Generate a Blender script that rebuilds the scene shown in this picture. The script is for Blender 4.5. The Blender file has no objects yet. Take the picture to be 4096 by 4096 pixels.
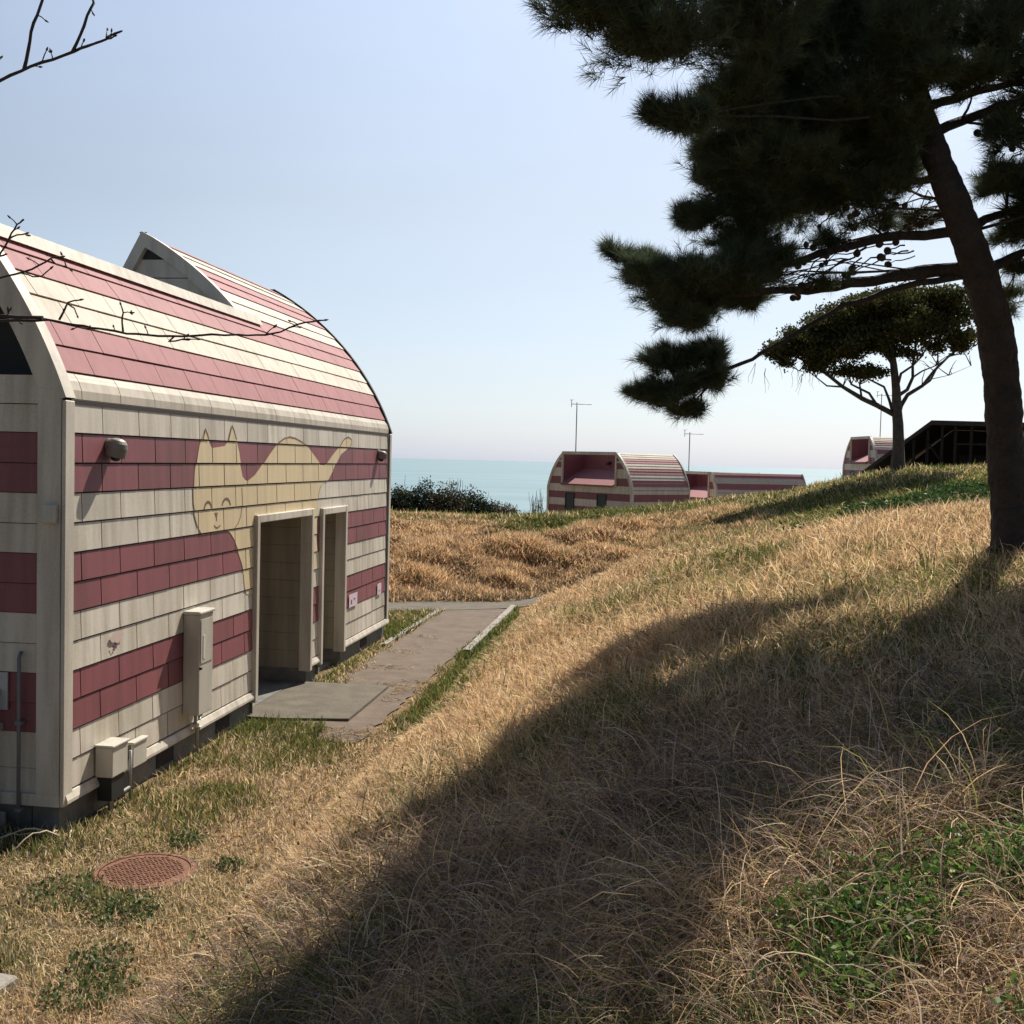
import bpy, math, random
import numpy as np
from mathutils import Vector, Matrix
from mathutils.geometry import tessellate_polygon

R_ = math.radians
S = bpy.context.scene
COL = S.collection
random.seed(7)
rng = np.random.default_rng(7)

# ------------------------------------------------------------------ camera, sky, sun, exposure
cam_d = bpy.data.cameras.new("camera")
cam_d.sensor_width = 36.0
cam_d.lens = 36.0 * 1.08
cam_d.clip_start = 0.05
cam_d.clip_end = 60000.0
cam = bpy.data.objects.new("camera", cam_d)
COL.objects.link(cam)
_p, _r = R_(2.666), R_(1.461)
Fw = Vector((0, math.cos(_p), -math.sin(_p)))
R0 = Vector((1, 0, 0))
U0 = Vector((0, math.sin(_p), math.cos(_p)))
Rt = R0 * math.cos(_r) + U0 * math.sin(_r)
Up = U0 * math.cos(_r) - R0 * math.sin(_r)
m3 = Matrix((Rt, Up, -Fw)).transposed()
cam.matrix_world = m3.to_4x4()
S.camera = cam

SUN_AZ, SUN_EL = 26.5, 48.0            # degrees right of +Y, degrees above the horizon
w = bpy.data.worlds.new("World")
S.world = w
w.use_nodes = True
nt = w.node_tree
bg = nt.nodes["Background"]
sky = nt.nodes.new("ShaderNodeTexSky")
sky.sky_type = 'NISHITA'
sky.sun_disc = False
sky.sun_elevation = R_(SUN_EL)
sky.sun_rotation = R_(SUN_AZ)
sky.air_density = 1.0
sky.dust_density = 1.0
sky.ozone_density = 1.5
nt.links.new(sky.outputs[0], bg.inputs[0])
bg.inputs[1].default_value = 0.05
# spring haze: forward-scattered light, brighter towards the sun and low over the sea
def wnode(kind, **kw):
    n = nt.nodes.new(kind)
    for k, v in kw.items(): setattr(n, k, v)
    return n
tcw = wnode("ShaderNodeTexCoord")
dotn = wnode("ShaderNodeVectorMath", operation='DOT_PRODUCT')
dotn.inputs[1].default_value = (math.sin(R_(SUN_AZ)), math.cos(R_(SUN_AZ)), 0.0)
nt.links.new(tcw.outputs["Generated"], dotn.inputs[0])
sepn = wnode("ShaderNodeSeparateXYZ"); nt.links.new(tcw.outputs["Generated"], sepn.inputs[0])
fwd = wnode("ShaderNodeMapRange", interpolation_type='SMOOTHSTEP')
fwd.inputs[1].default_value = -0.05; fwd.inputs[2].default_value = 1.0; fwd.inputs[3].default_value = 0.0; fwd.inputs[4].default_value = 1.0
nt.links.new(dotn.outputs["Value"], fwd.inputs[0])
ele = wnode("ShaderNodeValToRGB")
ele.color_ramp.elements[0].position = 0.0; ele.color_ramp.elements[0].color = (.155, .235, .38, 1)
ele.color_ramp.elements[1].position = 1.0; ele.color_ramp.elements[1].color = (.25, .30, .36, 1)
for q_, c_ in ((.08, (.21, .23, .29)), (.22, (.245, .25, .25)), (.38, (.305, .34, .40))):
    e_ = ele.color_ramp.elements.new(q_); e_.color = (*c_, 1)
nt.links.new(sepn.outputs["Z"], ele.inputs[0])
bg2 = wnode("ShaderNodeBackground")
veil = wnode("ShaderNodeTexNoise"); veil.inputs["Scale"].default_value = 2.2; veil.inputs["Detail"].default_value = 5
vmap = wnode("ShaderNodeMapping"); vmap.inputs["Scale"].default_value = (1, 1, 3.5)
nt.links.new(tcw.outputs["Generated"], vmap.inputs[0]); nt.links.new(vmap.outputs[0], veil.inputs["Vector"])
vr = wnode("ShaderNodeMapRange"); vr.inputs[1].default_value = .3; vr.inputs[2].default_value = .7; vr.inputs[3].default_value = .93; vr.inputs[4].default_value = 1.08
nt.links.new(veil.outputs["Fac"], vr.inputs[0])
vm = wnode("ShaderNodeMath", operation='MULTIPLY'); nt.links.new(vr.outputs[0], vm.inputs[0]); nt.links.new(fwd.outputs[0], vm.inputs[1])
nt.links.new(ele.outputs[0], bg2.inputs[0]); nt.links.new(vm.outputs[0], bg2.inputs[1])
addw = wnode("ShaderNodeAddShader")
nt.links.new(bg.outputs[0], addw.inputs[0]); nt.links.new(bg2.outputs[0], addw.inputs[1])
nt.links.new(addw.outputs[0], nt.nodes["World Output"].inputs[0])
sl = bpy.data.lights.new("sun", 'SUN')
sl.energy = 5.0
sl.angle = R_(0.5)
sl.color = (1.0, 0.93, 0.82)
sun = bpy.data.objects.new("sun", sl)
COL.objects.link(sun)
sd = Vector((math.sin(R_(SUN_AZ)) * math.cos(R_(SUN_EL)), math.cos(R_(SUN_AZ)) * math.cos(R_(SUN_EL)), math.sin(R_(SUN_EL))))
sun.rotation_euler = sd.to_track_quat('Z', 'Y').to_euler()
S.view_settings.view_transform = 'Standard'
S.view_settings.look = 'None'
S.view_settings.exposure = 0.53
S.view_settings.gamma = 1.0
S.render.engine = 'CYCLES'
S.cycles.max_bounces = 8
S.cycles.transparent_max_bounces = 8

# ------------------------------------------------------------------ helpers
def tag(o, label=None, cat=None, group=None, kind=None):
    if label: o["label"] = label
    if cat: o["category"] = cat
    if group: o["group"] = group
    if kind: o["kind"] = kind
    return o

def empty(name, loc=(0, 0, 0), rz=0.0):
    o = bpy.data.objects.new(name, None)
    o.empty_display_size = 0.2
    COL.objects.link(o)
    o.location = loc
    o.rotation_euler = (0, 0, rz)
    return o

class MB:
    """collects faces and links them as one mesh object"""
    def __init__(self):
        self.v, self.f, self.m, self.sm = [], [], [], []
    def face(self, pts, mi=0, smooth=False):
        b = len(self.v)
        self.v += [tuple(p) for p in pts]
        self.f.append(tuple(range(b, b + len(pts))))
        self.m.append(mi); self.sm.append(smooth)
    def box(self, a, b, mi=0, bev=0.0):
        x0, y0, z0 = a; x1, y1, z1 = b
        if bev <= 0:
            p = [(x0,y0,z0),(x1,y0,z0),(x1,y1,z0),(x0,y1,z0),(x0,y0,z1),(x1,y0,z1),(x1,y1,z1),(x0,y1,z1)]
            q = len(self.v); self.v += p
            for f in ((0,3,2,1),(4,5,6,7),(0,1,5,4),(1,2,6,5),(2,3,7,6),(3,0,4,7)):
                self.f.append(tuple(q+i for i in f)); self.m.append(mi); self.sm.append(False)
            return
        # chamfered: three stacked loops with cut corners
        def loop(z, i):
            e = bev
            xa, xb, ya, yb = x0+i, x1-i, y0+i, y1-i
            return [(xa+e,ya,z),(xb-e,ya,z),(xb,ya+e,z),(xb,yb-e,z),(xb-e,yb,z),(xa+e,yb,z),(xa,yb-e,z),(xa,ya+e,z)]
        L = [loop(z0, bev*.7), loop(z0+bev, 0), loop(z1-bev, 0), loop(z1, bev*.7)]
        q = len(self.v)
        for l in L: self.v += l
        for k in range(3):
            for i in range(8):
                j = (i+1) % 8
                self.f.append((q+k*8+i, q+k*8+j, q+k*8+8+j, q+k*8+8+i)); self.m.append(mi); self.sm.append(False)
        self.f.append(tuple(q+i for i in range(7,-1,-1))); self.m.append(mi); self.sm.append(False)
        self.f.append(tuple(q+24+i for i in range(8))); self.m.append(mi); self.sm.append(False)
    def tube(self, pts, rad, seg=8, mi=0, caps=True, smooth=True, jitter=0.0):
        pts = [Vector(p) for p in pts]
        if not hasattr(rad, '__len__'): rad = [rad]*len(pts)
        q = len(self.v)
        prev = None
        for i, p in enumerate(pts):
            d = (pts[min(i+1, len(pts)-1)] - pts[max(i-1, 0)])
            d = d.normalized() if d.length > 1e-9 else Vector((0,0,1))
            if prev is None:
                a = Vector((1,0,0)) if abs(d.x) < .8 else Vector((0,1,0))
                u = (a - d*a.dot(d)).normalized()
            else:
                u = (prev - d*prev.dot(d)).normalized()
            prev = u
            vv = d.cross(u)
            for k in range(seg):
                an = 2*math.pi*k/seg
                rr = rad[i]*(1+random.uniform(-jitter, jitter))
                self.v.append(tuple(p + (u*math.cos(an)+vv*math.sin(an))*rr))
        for i in range(len(pts)-1):
            for k in range(seg):
                j = (k+1) % seg
                self.f.append((q+i*seg+k, q+i*seg+j, q+(i+1)*seg+j, q+(i+1)*seg+k)); self.m.append(mi); self.sm.append(smooth)
        if caps:
            self.f.append(tuple(q+k for k in range(seg-1,-1,-1))); self.m.append(mi); self.sm.append(False)
            e = q+(len(pts)-1)*seg
            self.f.append(tuple(e+k for k in range(seg))); self.m.append(mi); self.sm.append(False)
    def prism(self, poly, axis_pts0, axis_pts1, mi=0):
        """poly given as two matching loops of 3d points"""
        self.face(axis_pts0[::-1], mi); self.face(axis_pts1, mi)
        n = len(axis_pts0)
        for i in range(n):
            j = (i+1) % n
            self.face([axis_pts0[i], axis_pts0[j], axis_pts1[j], axis_pts1[i]], mi)
    def build(self, name, mats, parent=None, loc=None):
        me = bpy.data.meshes.new(name)
        me.from_pydata(self.v, [], self.f)
        if not isinstance(mats, (list, tuple)): mats = [mats]
        for m in mats: me.materials.append(m)
        me.polygons.foreach_set('material_index', self.m)
        me.polygons.foreach_set('use_smooth', self.sm)
        me.update()
        o = bpy.data.objects.new(name, me)
        COL.objects.link(o)
        if parent: o.parent = parent
        if loc: o.location = loc
        return o

def tri_mesh(name, verts, tris, mat, cols=None, parent=None):
    me = bpy.data.meshes.new(name)
    nv, nf = len(verts), len(tris)
    me.vertices.add(nv)
    me.vertices.foreach_set('co', np.ascontiguousarray(verts, dtype=np.float32).ravel())
    me.loops.add(nf*3)
    me.loops.foreach_set('vertex_index', np.ascontiguousarray(tris, dtype=np.int32).ravel())
    me.polygons.add(nf)
    me.polygons.foreach_set('loop_start', np.arange(0, nf*3, 3, dtype=np.int32))
    me.update(calc_edges=True)
    if cols is not None:
        at = me.color_attributes.new('tint', 'FLOAT_COLOR', 'POINT')
        c = np.ones((nv, 4), dtype=np.float32); c[:, :3] = cols
        at.data.foreach_set('color', c.ravel())
    me.materials.append(mat)
    o = bpy.data.objects.new(name, me)
    COL.objects.link(o)
    if parent: o.parent = parent
    return o

def hash2(ix, iy, seed):
    h = (ix.astype(np.int64)*374761393 + iy.astype(np.int64)*668265263 + seed*982451653) & 0x7fffffff
    h = ((h ^ (h >> 13))*1274126177) & 0x7fffffff
    return ((h ^ (h >> 16)) & 0xffff)/65535.0

def vnoise(x, y, scale, seed=0, octv=2):
    x = np.asarray(x, float); y = np.asarray(y, float)
    out = np.zeros(np.broadcast(x, y).shape); amp = 1.0; tot = 0
    for o in range(octv):
        sx, sy = x/scale, y/scale
        ix, iy = np.floor(sx), np.floor(sy)
        fx, fy = sx-ix, sy-iy
        fx = fx*fx*(3-2*fx); fy = fy*fy*(3-2*fy)
        a = hash2(ix, iy, seed+o); b = hash2(ix+1, iy, seed+o)
        c = hash2(ix, iy+1, seed+o); d = hash2(ix+1, iy+1, seed+o)
        out += amp*((a*(1-fx)+b*fx)*(1-fy)+(c*(1-fx)+d*fx)*fy)
        tot += amp; amp *= .5; scale = scale*.5
    return out/tot

def sstep(a, b, x):
    u = np.clip((x-a)/(b-a), 0, 1)
    return u*u*(3-2*u)

# ------------------------------------------------------------------ materials
def principled(name, base, rough=0.7, metal=0.0, noise=None, bump=None, spec=0.5):
    """noise = (scale, dark colour, amount, detail); bump = (scale, strength)"""
    m = bpy.data.materials.new(name); m.use_nodes = True
    n = m.node_tree; b = n.nodes["Principled BSDF"]
    b.inputs["Base Color"].default_value = (*base, 1)
    b.inputs["Roughness"].default_value = rough
    b.inputs["Metallic"].default_value = metal
    b.inputs["Specular IOR Level"].default_value = spec
    tc = n.nodes.new("ShaderNodeTexCoord")
    if noise:
        t = n.nodes.new("ShaderNodeTexNoise"); t.inputs["Scale"].default_value = noise[0]
        t.inputs["Detail"].default_value = noise[3] if len(noise) > 3 else 6
        t.inputs["Roughness"].default_value = 0.65
        n.links.new(tc.outputs["Object"], t.inputs["Vector"])
        r = n.nodes.new("ShaderNodeValToRGB")
        r.color_ramp.elements[0].position = 0.35; r.color_ramp.elements[1].position = 0.7
        r.color_ramp.elements[0].color = (*noise[1], 1); r.color_ramp.elements[1].color = (*base, 1)
        mx = n.nodes.new("ShaderNodeMix"); mx.data_type = 'RGBA'
        mx.inputs[0].default_value = noise[2]
        mx.inputs[6].default_value = (*base, 1)
        n.links.new(t.outputs["Fac"], r.inputs["Fac"])
        n.links.new(r.outputs["Color"], mx.inputs[7])
        n.links.new(mx.outputs[2], b.inputs["Base Color"])
    if bump:
        t2 = n.nodes.new("ShaderNodeTexNoise"); t2.inputs["Scale"].default_value = bump[0]; t2.inputs["Detail"].default_value = 8
        n.links.new(tc.outputs["Object"], t2.inputs["Vector"])
        bp = n.nodes.new("ShaderNodeBump"); bp.inputs["Strength"].default_value = bump[1]; bp.inputs["Distance"].default_value = bump[2] if len(bump) > 2 else 0.02
        n.links.new(t2.outputs["Fac"], bp.inputs["Height"]); n.links.new(bp.outputs["Normal"], b.inputs["Normal"])
    return m

def painted_board(name, base, dirt, rough=0.55):
    """painted siding: fine grain, broad fading, vertical rain streaks"""
    m = bpy.data.materials.new(name); m.use_nodes = True
    n = m.node_tree; b = n.nodes["Principled BSDF"]
    b.inputs["Roughness"].default_value = rough
    tc = n.nodes.new("ShaderNodeTexCoord")
    mp = n.nodes.new("ShaderNodeMapping"); mp.inputs["Scale"].default_value = (9, 9, 0.9)
    n.links.new(tc.outputs["Object"], mp.inputs["Vector"])
    st = n.nodes.new("ShaderNodeTexNoise"); st.inputs["Scale"].default_value = 1.0; st.inputs["Detail"].default_value = 5
    n.links.new(mp.outputs[0], st.inputs["Vector"])
    br = n.nodes.new("ShaderNodeTexNoise"); br.inputs["Scale"].default_value = 0.7; br.inputs["Detail"].default_value = 4
    n.links.new(tc.outputs["Object"], br.inputs["Vector"])
    fi = n.nodes.new("ShaderNodeTexNoise"); fi.inputs["Scale"].default_value = 60; fi.inputs["Detail"].default_value = 4
    n.links.new(tc.outputs["Object"], fi.inputs["Vector"])
    def mth(op, a, c):
        k = n.nodes.new("ShaderNodeMath"); k.operation = op
        for i, v in enumerate((a, c)):
            if isinstance(v, (int, float)): k.inputs[i].default_value = v
            else: n.links.new(v, k.inputs[i])
        return k.outputs[0]
    s1 = mth('MULTIPLY', st.outputs["Fac"], 0.5)
    s2 = mth('MULTIPLY', br.outputs["Fac"], 0.35)
    s3 = mth('MULTIPLY', fi.outputs["Fac"], 0.15)
    tot = mth('ADD', mth('ADD', s1, s2), s3)
    r = n.nodes.new("ShaderNodeValToRGB")
    r.color_ramp.elements[0].position = 0.36; r.color_ramp.elements[0].color = (*dirt, 1)
    r.color_ramp.elements[1].position = 0.56; r.color_ramp.elements[1].color = (*base, 1)
    n.links.new(tot, r.inputs["Fac"])
    n.links.new(r.outputs["Color"], b.inputs["Base Color"])
    bp = n.nodes.new("ShaderNodeBump"); bp.inputs["Strength"].default_value = 0.12; bp.inputs["Distance"].default_value = 0.004
    n.links.new(fi.outputs["Fac"], bp.inputs["Height"]); n.links.new(bp.outputs["Normal"], b.inputs["Normal"])
    return m

def foliage_mat(name, trans=0.35, rough=0.6, spec=0.25):
    m = bpy.data.materials.new(name); m.use_nodes = True
    n = m.node_tree; n.nodes.remove(n.nodes["Principled BSDF"])
    out = n.nodes["Material Output"]
    at = n.nodes.new("ShaderNodeVertexColor"); at.layer_name = 'tint'
    d = n.nodes.new("ShaderNodeBsdfDiffuse"); t = n.nodes.new("ShaderNodeBsdfTranslucent")
    g = n.nodes.new("ShaderNodeBsdfGlossy"); g.inputs["Roughness"].default_value = rough
    g.inputs["Color"].default_value = (.5, .5, .5, 1)
    n.links.new(at.outputs["Color"], d.inputs["Color"]); n.links.new(at.outputs["Color"], t.inputs["Color"])
    m1 = n.nodes.new("ShaderNodeMixShader"); m1.inputs[0].default_value = trans
    n.links.new(d.outputs[0], m1.inputs[1]); n.links.new(t.outputs[0], m1.inputs[2])
    m2 = n.nodes.new("ShaderNodeMixShader"); m2.inputs[0].default_value = spec*.09
    n.links.new(m1.outputs[0], m2.inputs[1]); n.links.new(g.outputs[0], m2.inputs[2])
    n.links.new(m2.outputs[0], out.inputs["Surface"])
    return m

M = {}
M['cream'] = painted_board('cream paint', (.62, .565, .475), (.40, .35, .27))
M['maroon'] = painted_board('maroon paint', (.235, .072, .082), (.165, .055, .062))
M['cream_eave'] = painted_board('streaked cream eave boards', (.52, .46, .37), (.33, .29, .23), .6)
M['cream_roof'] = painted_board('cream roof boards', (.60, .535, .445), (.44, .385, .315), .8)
M['maroon_roof'] = painted_board('sunlit tone maroon roof boards', (.33, .13, .135), (.26, .095, .10), .75)  # wall maroon made lighter, the roof's stronger sunlight put into the colour
M['trim'] = painted_board('cream trim paint', (.61, .555, .465), (.38, .34, .28))
for k_, f_ in (('a', .90), ('b', 1.07)):
    M['cream_'+k_] = painted_board('cream paint '+k_, tuple(c*f_ for c in (.62, .565, .475)), tuple(c*f_ for c in (.38, .335, .26)))
    M['maroon_'+k_] = painted_board('maroon paint '+k_, tuple(c*f_ for c in (.235, .075, .083)), tuple(c*f_ for c in (.16, .056, .062)))
M['mural'] = painted_board('yellow cream mural paint', (.64, .515, .31), (.52, .42, .26))
M['mural_line'] = principled('brown mural line', (.17, .11, .06), .7)
M['dark_line'] = principled('dark backing board', (.03, .022, .02), .9)
M['dark_panel'] = principled('dark weathered panel', (.035, .033, .035), .7, noise=(6, (.02, .02, .02), .6))
M['grey_trim'] = painted_board('grey trim paint', (.17, .17, .185), (.10, .10, .11))
M['grey_panel'] = painted_board('grey panel paint', (.155, .155, .18), (.10, .10, .12))
M['concrete'] = principled('concrete', (.145, .122, .09), .95, noise=(4, (.085, .072, .052), .9), bump=(40, .4))
M['kerb'] = principled('pale kerb concrete', (.34, .31, .26), .9, noise=(6, (.2, .18, .15), .8), bump=(40, .4))
M['found'] = principled('foundation concrete', (.20, .195, .18), .9, noise=(4, (.10, .10, .09), .8), bump=(30, .4))
M['asphalt'] = principled('worn path', (.17, .125, .09), .95, noise=(3.5, (.095, .070, .05), .8, 10), bump=(70, .6))
M['metal'] = principled('dull metal', (.38, .38, .37), .45, .7, noise=(20, (.2, .2, .2), .5))
M['galv'] = principled('antenna metal', (.42, .43, .45), .5, .3)
M['box_paint'] = painted_board('box enamel', (.56, .53, .45), (.42, .39, .33), .4)
M['box_grey'] = painted_board('box grey beige', (.50, .47, .40), (.34, .32, .27), .4)
M['lamp_metal'] = principled('lamp hood', (.20, .185, .16), .5, .2, noise=(25, (.2, .18, .15), .6))
M['glass_dark'] = principled('dark glass', (.015, .016, .018), .35)
M['glass_bulb'] = principled('lamp glass', (.6, .6, .55), .1)
M['black'] = principled('black rubber', (.015, .015, .015), .6)
M['paper'] = principled('faded notice paper', (.66, .56, .60), .8, noise=(18, (.5, .36, .44), .7))
M['pink_stain'] = principled('pink smudge', (.56, .40, .37), .8, noise=(14, (.58, .50, .41), .9))
M['ink'] = principled('purple ink', (.12, .03, .09), .8)
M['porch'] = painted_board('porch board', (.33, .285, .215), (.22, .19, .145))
M['rust'] = principled('rusty iron', (.215, .092, .05), .8, .1, noise=(14, (.13, .055, .03), .8, 8), bump=(60, .5))
M['bark'] = principled('pine bark', (.060, .046, .038), .95, noise=(7, (.025, .02, .018), .9, 10), bump=(16, 1.0, .07))
M['bark2'] = principled('grey bark', (.12, .10, .085), .95, noise=(9, (.05, .043, .038), .9), bump=(20, .8))
M['twig'] = principled('cherry twig', (.045, .03, .025), .7, noise=(40, (.025, .018, .016), .7))
M['cone'] = principled('pine cone', (.045, .032, .024), .9)
M['wood_dark'] = principled('dark shelter wood', (.035, .03, .026), .85, noise=(8, (.018, .016, .015), .8))
M['roof_dark'] = principled('dark shelter roofing', (.03, .03, .032), .7, noise=(5, (.018, .018, .018), .6))
M['stone'] = principled('grey stone', (.30, .28, .24), .9, noise=(6, (.17, .16, .14), .8), bump=(20, .6))
M['grass'] = foliage_mat('grass blades', .42)
M['leaf'] = foliage_mat('leaves', .35, .45, .4)
M['needle'] = foliage_mat('pine needles', .30, .5, .3)

def ground_material():
    m = bpy.data.materials.new('soil and thatch'); m.use_nodes = True
    n = m.node_tree; b = n.nodes["Principled BSDF"]; b.inputs["Roughness"].default_value = 1.0
    b.inputs["Specular IOR Level"].default_value = 0.1
    tc = n.nodes.new("ShaderNodeTexCoord")
    def noise(sc, det=6):
        t = n.nodes.new("ShaderNodeTexNoise"); t.inputs["Scale"].default_value = sc; t.inputs["Detail"].default_value = det
        n.links.new(tc.outputs["Object"], t.inputs["Vector"]); return t.outputs["Fac"]
    r1 = n.nodes.new("ShaderNodeValToRGB")
    e = r1.color_ramp.elements
    e[0].position = .35; e[0].color = (.13, .085, .05, 1)
    e[1].position = .65; e[1].color = (.28, .19, .10, 1)
    n.links.new(noise(14, 9), r1.inputs["Fac"])
    r2 = n.nodes.new("ShaderNodeValToRGB")
    r2.color_ramp.elements[0].position = .48; r2.color_ramp.elements[0].color = (0, 0, 0, 1)
    r2.color_ramp.elements[1].position = .62; r2.color_ramp.elements[1].color = (.6, .6, .6, 1)
    n.links.new(noise(.55, 5), r2.inputs["Fac"])
    mx = n.nodes.new("ShaderNodeMix"); mx.data_type = 'RGBA'
    n.links.new(r2.outputs["Color"], mx.inputs[0]); n.links.new(r1.outputs["Color"], mx.inputs[6])
    mx.inputs[7].default_value = (.075, .085, .03, 1)
    n.links.new(mx.outputs[2], b.inputs["Base Color"])
    bp = n.nodes.new("ShaderNodeBump"); bp.inputs["Strength"].default_value = .8; bp.inputs["Distance"].default_value = .03
    n.links.new(noise(45, 8), bp.inputs["Height"]); n.links.new(bp.outputs["Normal"], b.inputs["Normal"])
    return m
M['ground'] = ground_material()

def sea_material():
    m = bpy.data.materials.new('sea water'); m.use_nodes = True
    n = m.node_tree; b = n.nodes["Principled BSDF"]
    b.inputs["Roughness"].default_value = .35
    b.inputs["IOR"].default_value = 1.33
    tc = n.nodes.new("ShaderNodeTexCoord")
    mp = n.nodes.new("ShaderNodeMapping"); mp.inputs["Scale"].default_value = (.02, .10, .1)
    n.links.new(tc.outputs["Object"], mp.inputs["Vector"])
    t = n.nodes.new("ShaderNodeTexNoise"); t.inputs["Scale"].default_value = 1.0; t.inputs["Detail"].default_value = 8
    n.links.new(mp.outputs[0], t.inputs["Vector"])
    bp = n.nodes.new("ShaderNodeBump"); bp.inputs["Strength"].default_value = .5; bp.inputs["Distance"].default_value = 1.2
    n.links.new(t.outputs["Fac"], bp.inputs["Height"]); n.links.new(bp.outputs["Normal"], b.inputs["Normal"])
    mp2 = n.nodes.new("ShaderNodeMapping"); mp2.inputs["Scale"].default_value = (.003, .011, .01)
    n.links.new(tc.outputs["Object"], mp2.inputs["Vector"])
    t2 = n.nodes.new("ShaderNodeTexNoise"); t2.inputs["Scale"].default_value = 1.0; t2.inputs["Detail"].default_value = 9
    n.links.new(mp2.outputs[0], t2.inputs["Vector"])
    r = n.nodes.new("ShaderNodeValToRGB")
    r.color_ramp.elements[0].position = .35; r.color_ramp.elements[0].color = (.12, .215, .235, 1)
    r.color_ramp.elements[1].position = .65; r.color_ramp.elements[1].color = (.18, .285, .295, 1)
    n.links.new(t2.outputs["Fac"], r.inputs["Fac"]); n.links.new(r.outputs["Color"], b.inputs["Base Color"])
    return m
M['sea'] = sea_material()

# ------------------------------------------------------------------ the lie of the land
HEAD = 0.13983                                   # heading of the long wall of the near house
NC = np.array([-3.286, 8.097])                   # its near corner
GZ = -2.86                                       # level ground by the house
D2 = np.array([math.sin(HEAD), math.cos(HEAD)])  # along the wall
M2 = np.array([math.cos(HEAD), -math.sin(HEAD)]) # away from the wall
def tm(x, y):
    dx, dy = x-NC[0], y-NC[1]
    return dx*D2[0]+dy*D2[1], dx*M2[0]+dy*M2[1]
def xy(t, m):
    return NC[0]+t*D2[0]+m*M2[0], NC[1]+t*D2[1]+m*M2[1]

CP = []
prof = [(0, 0), (.5, .26), (1, .46), (2.15, .93), (2.9, 1.33), (4.2, 1.72), (5.85, 2.12), (8, 2.32), (11, 2.5), (16, 2.7)]
for t in (-16, -11, -7.5, -4, -1, 2, 5, 8.5):
    for q, h in prof: CP.append((*xy(t, 1.6+q), GZ+h))
for t in (-16, -8, 0, 6, 12):
    for m in (1.2, 0, -4, -12): CP.append((*xy(t, m), GZ))
# front slope further along
for X, Y, Z in [(1.9, 18, -2.25), (2.5, 21.5, -1.95), (4.2, 18, -1.55), (6.5, 18, -1.0), (9.5, 18, -.58), (4.2, 22, -1.50), (6.5, 22, -1.08), (9.5, 22, -.55), (13, 22, -.2),
                (8.8, 29, -.62), (11.1, 32, -.1), (14, 30, .05), (18, 30, .1), (15, 38, -.05), (20, 38, 0.0), (26, 30, .1), (13, 26, -.15)]: CP.append((X, Y, Z))
# gully and road behind it
for X, Y, Z in [(-12, 21, -2.9), (-6, 20.8, -2.88), (-2.3, 21, -2.86), (0.3, 22.3, -2.86), (1.0, 24.2, -2.80), (2.95, 26, -2.22), (4.9, 28.6, -1.62), (7, 31, -1.05)]: CP.append((X, Y, Z))
# bank crest
for X, Y, Z in [(-12, 29, -1.5), (-6, 29, -1.55), (-3.1, 28.5, -1.70), (.3, 30, -1.70), (3.6, 32.5, -1.42), (6.5, 34.5, -1.12), (9.6, 35, -.78),
                (-6, 25, -2.1), (-2.5, 25, -2.15), (.5, 26.2, -2.1), (2.2, 28.3, -1.8)]: CP.append((X, Y, Z))
# behind the crest
for X, Y, Z in [(-12, 36, -2.3), (-4, 36, -2.1), (2, 38, -2.2), (6, 40, -1.9), (12, 44, -1.2), (16, 50, -1.3), (26, 50, -.6), (-12, 50, -5), (-3, 50, -4.5), (5, 52, -3.6), (12, 56, -3.2), (22, 62, -2.6), (32, 66, -2.0),
                (-10, 70, -9), (0, 68, -6.5), (8, 68, -4.7), (18, 76, -4.8), (30, 82, -2.9), (42, 84, -2.7), (8, 90, -8), (25, 95, -6), (45, 100, -4), (-12, 100, -14),
                (-40, 20, -3.2), (-40, 60, -7), (60, 20, .4), (60, 60, -1), (60, -20, .2), (-40, -20, -2.9), (0, -30, -1.6), (30, 0, .1), (30, -20, .1)]: CP.append((X, Y, Z))
CP = np.array(CP)
def _k(d2): return np.sqrt(d2 + 1.0)
_d = ((CP[:, None, :2]-CP[None, :, :2])**2).sum(-1)
_A = -_k(_d) - 1e-9*np.eye(len(CP)) - 0.02*np.eye(len(CP))*0
_n = len(CP)
_B = np.zeros((_n+1, _n+1)); _B[:_n, :_n] = _A; _B[:_n, _n] = 1; _B[_n, :_n] = 1
_w = np.linalg.solve(_B, np.concatenate([CP[:, 2], [0]]))
def base_height(x, y):
    x = np.asarray(x, float); y = np.asarray(y, float)
    sh = x.shape; x = x.ravel(); y = y.ravel(); out = np.empty(len(x))
    for i in range(0, len(x), 40000):
        d = (x[i:i+40000, None]-CP[None, :, 0])**2 + (y[i:i+40000, None]-CP[None, :, 1])**2
        out[i:i+40000] = -_k(d) @ _w[:_n] + _w[_n]
    return out.reshape(sh)
def height_exact(x, y):
    z = base_height(x, y)
    t, m = tm(x, y)
    # level ground round the house and along its path
    f = sstep(1.60, 2.1, m)
    f = np.maximum(f, sstep(12.5, 15, t))
    f = np.maximum(f, sstep(-11, -16, m))
    z = GZ*(1-f) + z*f
    rough = sstep(1.9, 3.0, m)
    z = z + rough*(vnoise(x, y, .9, 3, 3)-.5)*.13 + rough*(vnoise(x, y, 3.2, 5, 2)-.5)*.14
    bank = sstep(22.5, 24, y)*sstep(33, 30, y)*sstep(6, 3, x)
    z = z + bank*((vnoise(x, y*1.6, 1.1, 9, 2)-.45)*.42+(vnoise(x, y, .5, 19, 1)-.5)*.16)
    z = z + (1-rough)*(vnoise(x, y, .5, 12, 2)-.5)*.02
    r = np.sqrt(x*x+(y-20)**2)
    z = z - sstep(105, 170, r)*34
    return z
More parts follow.
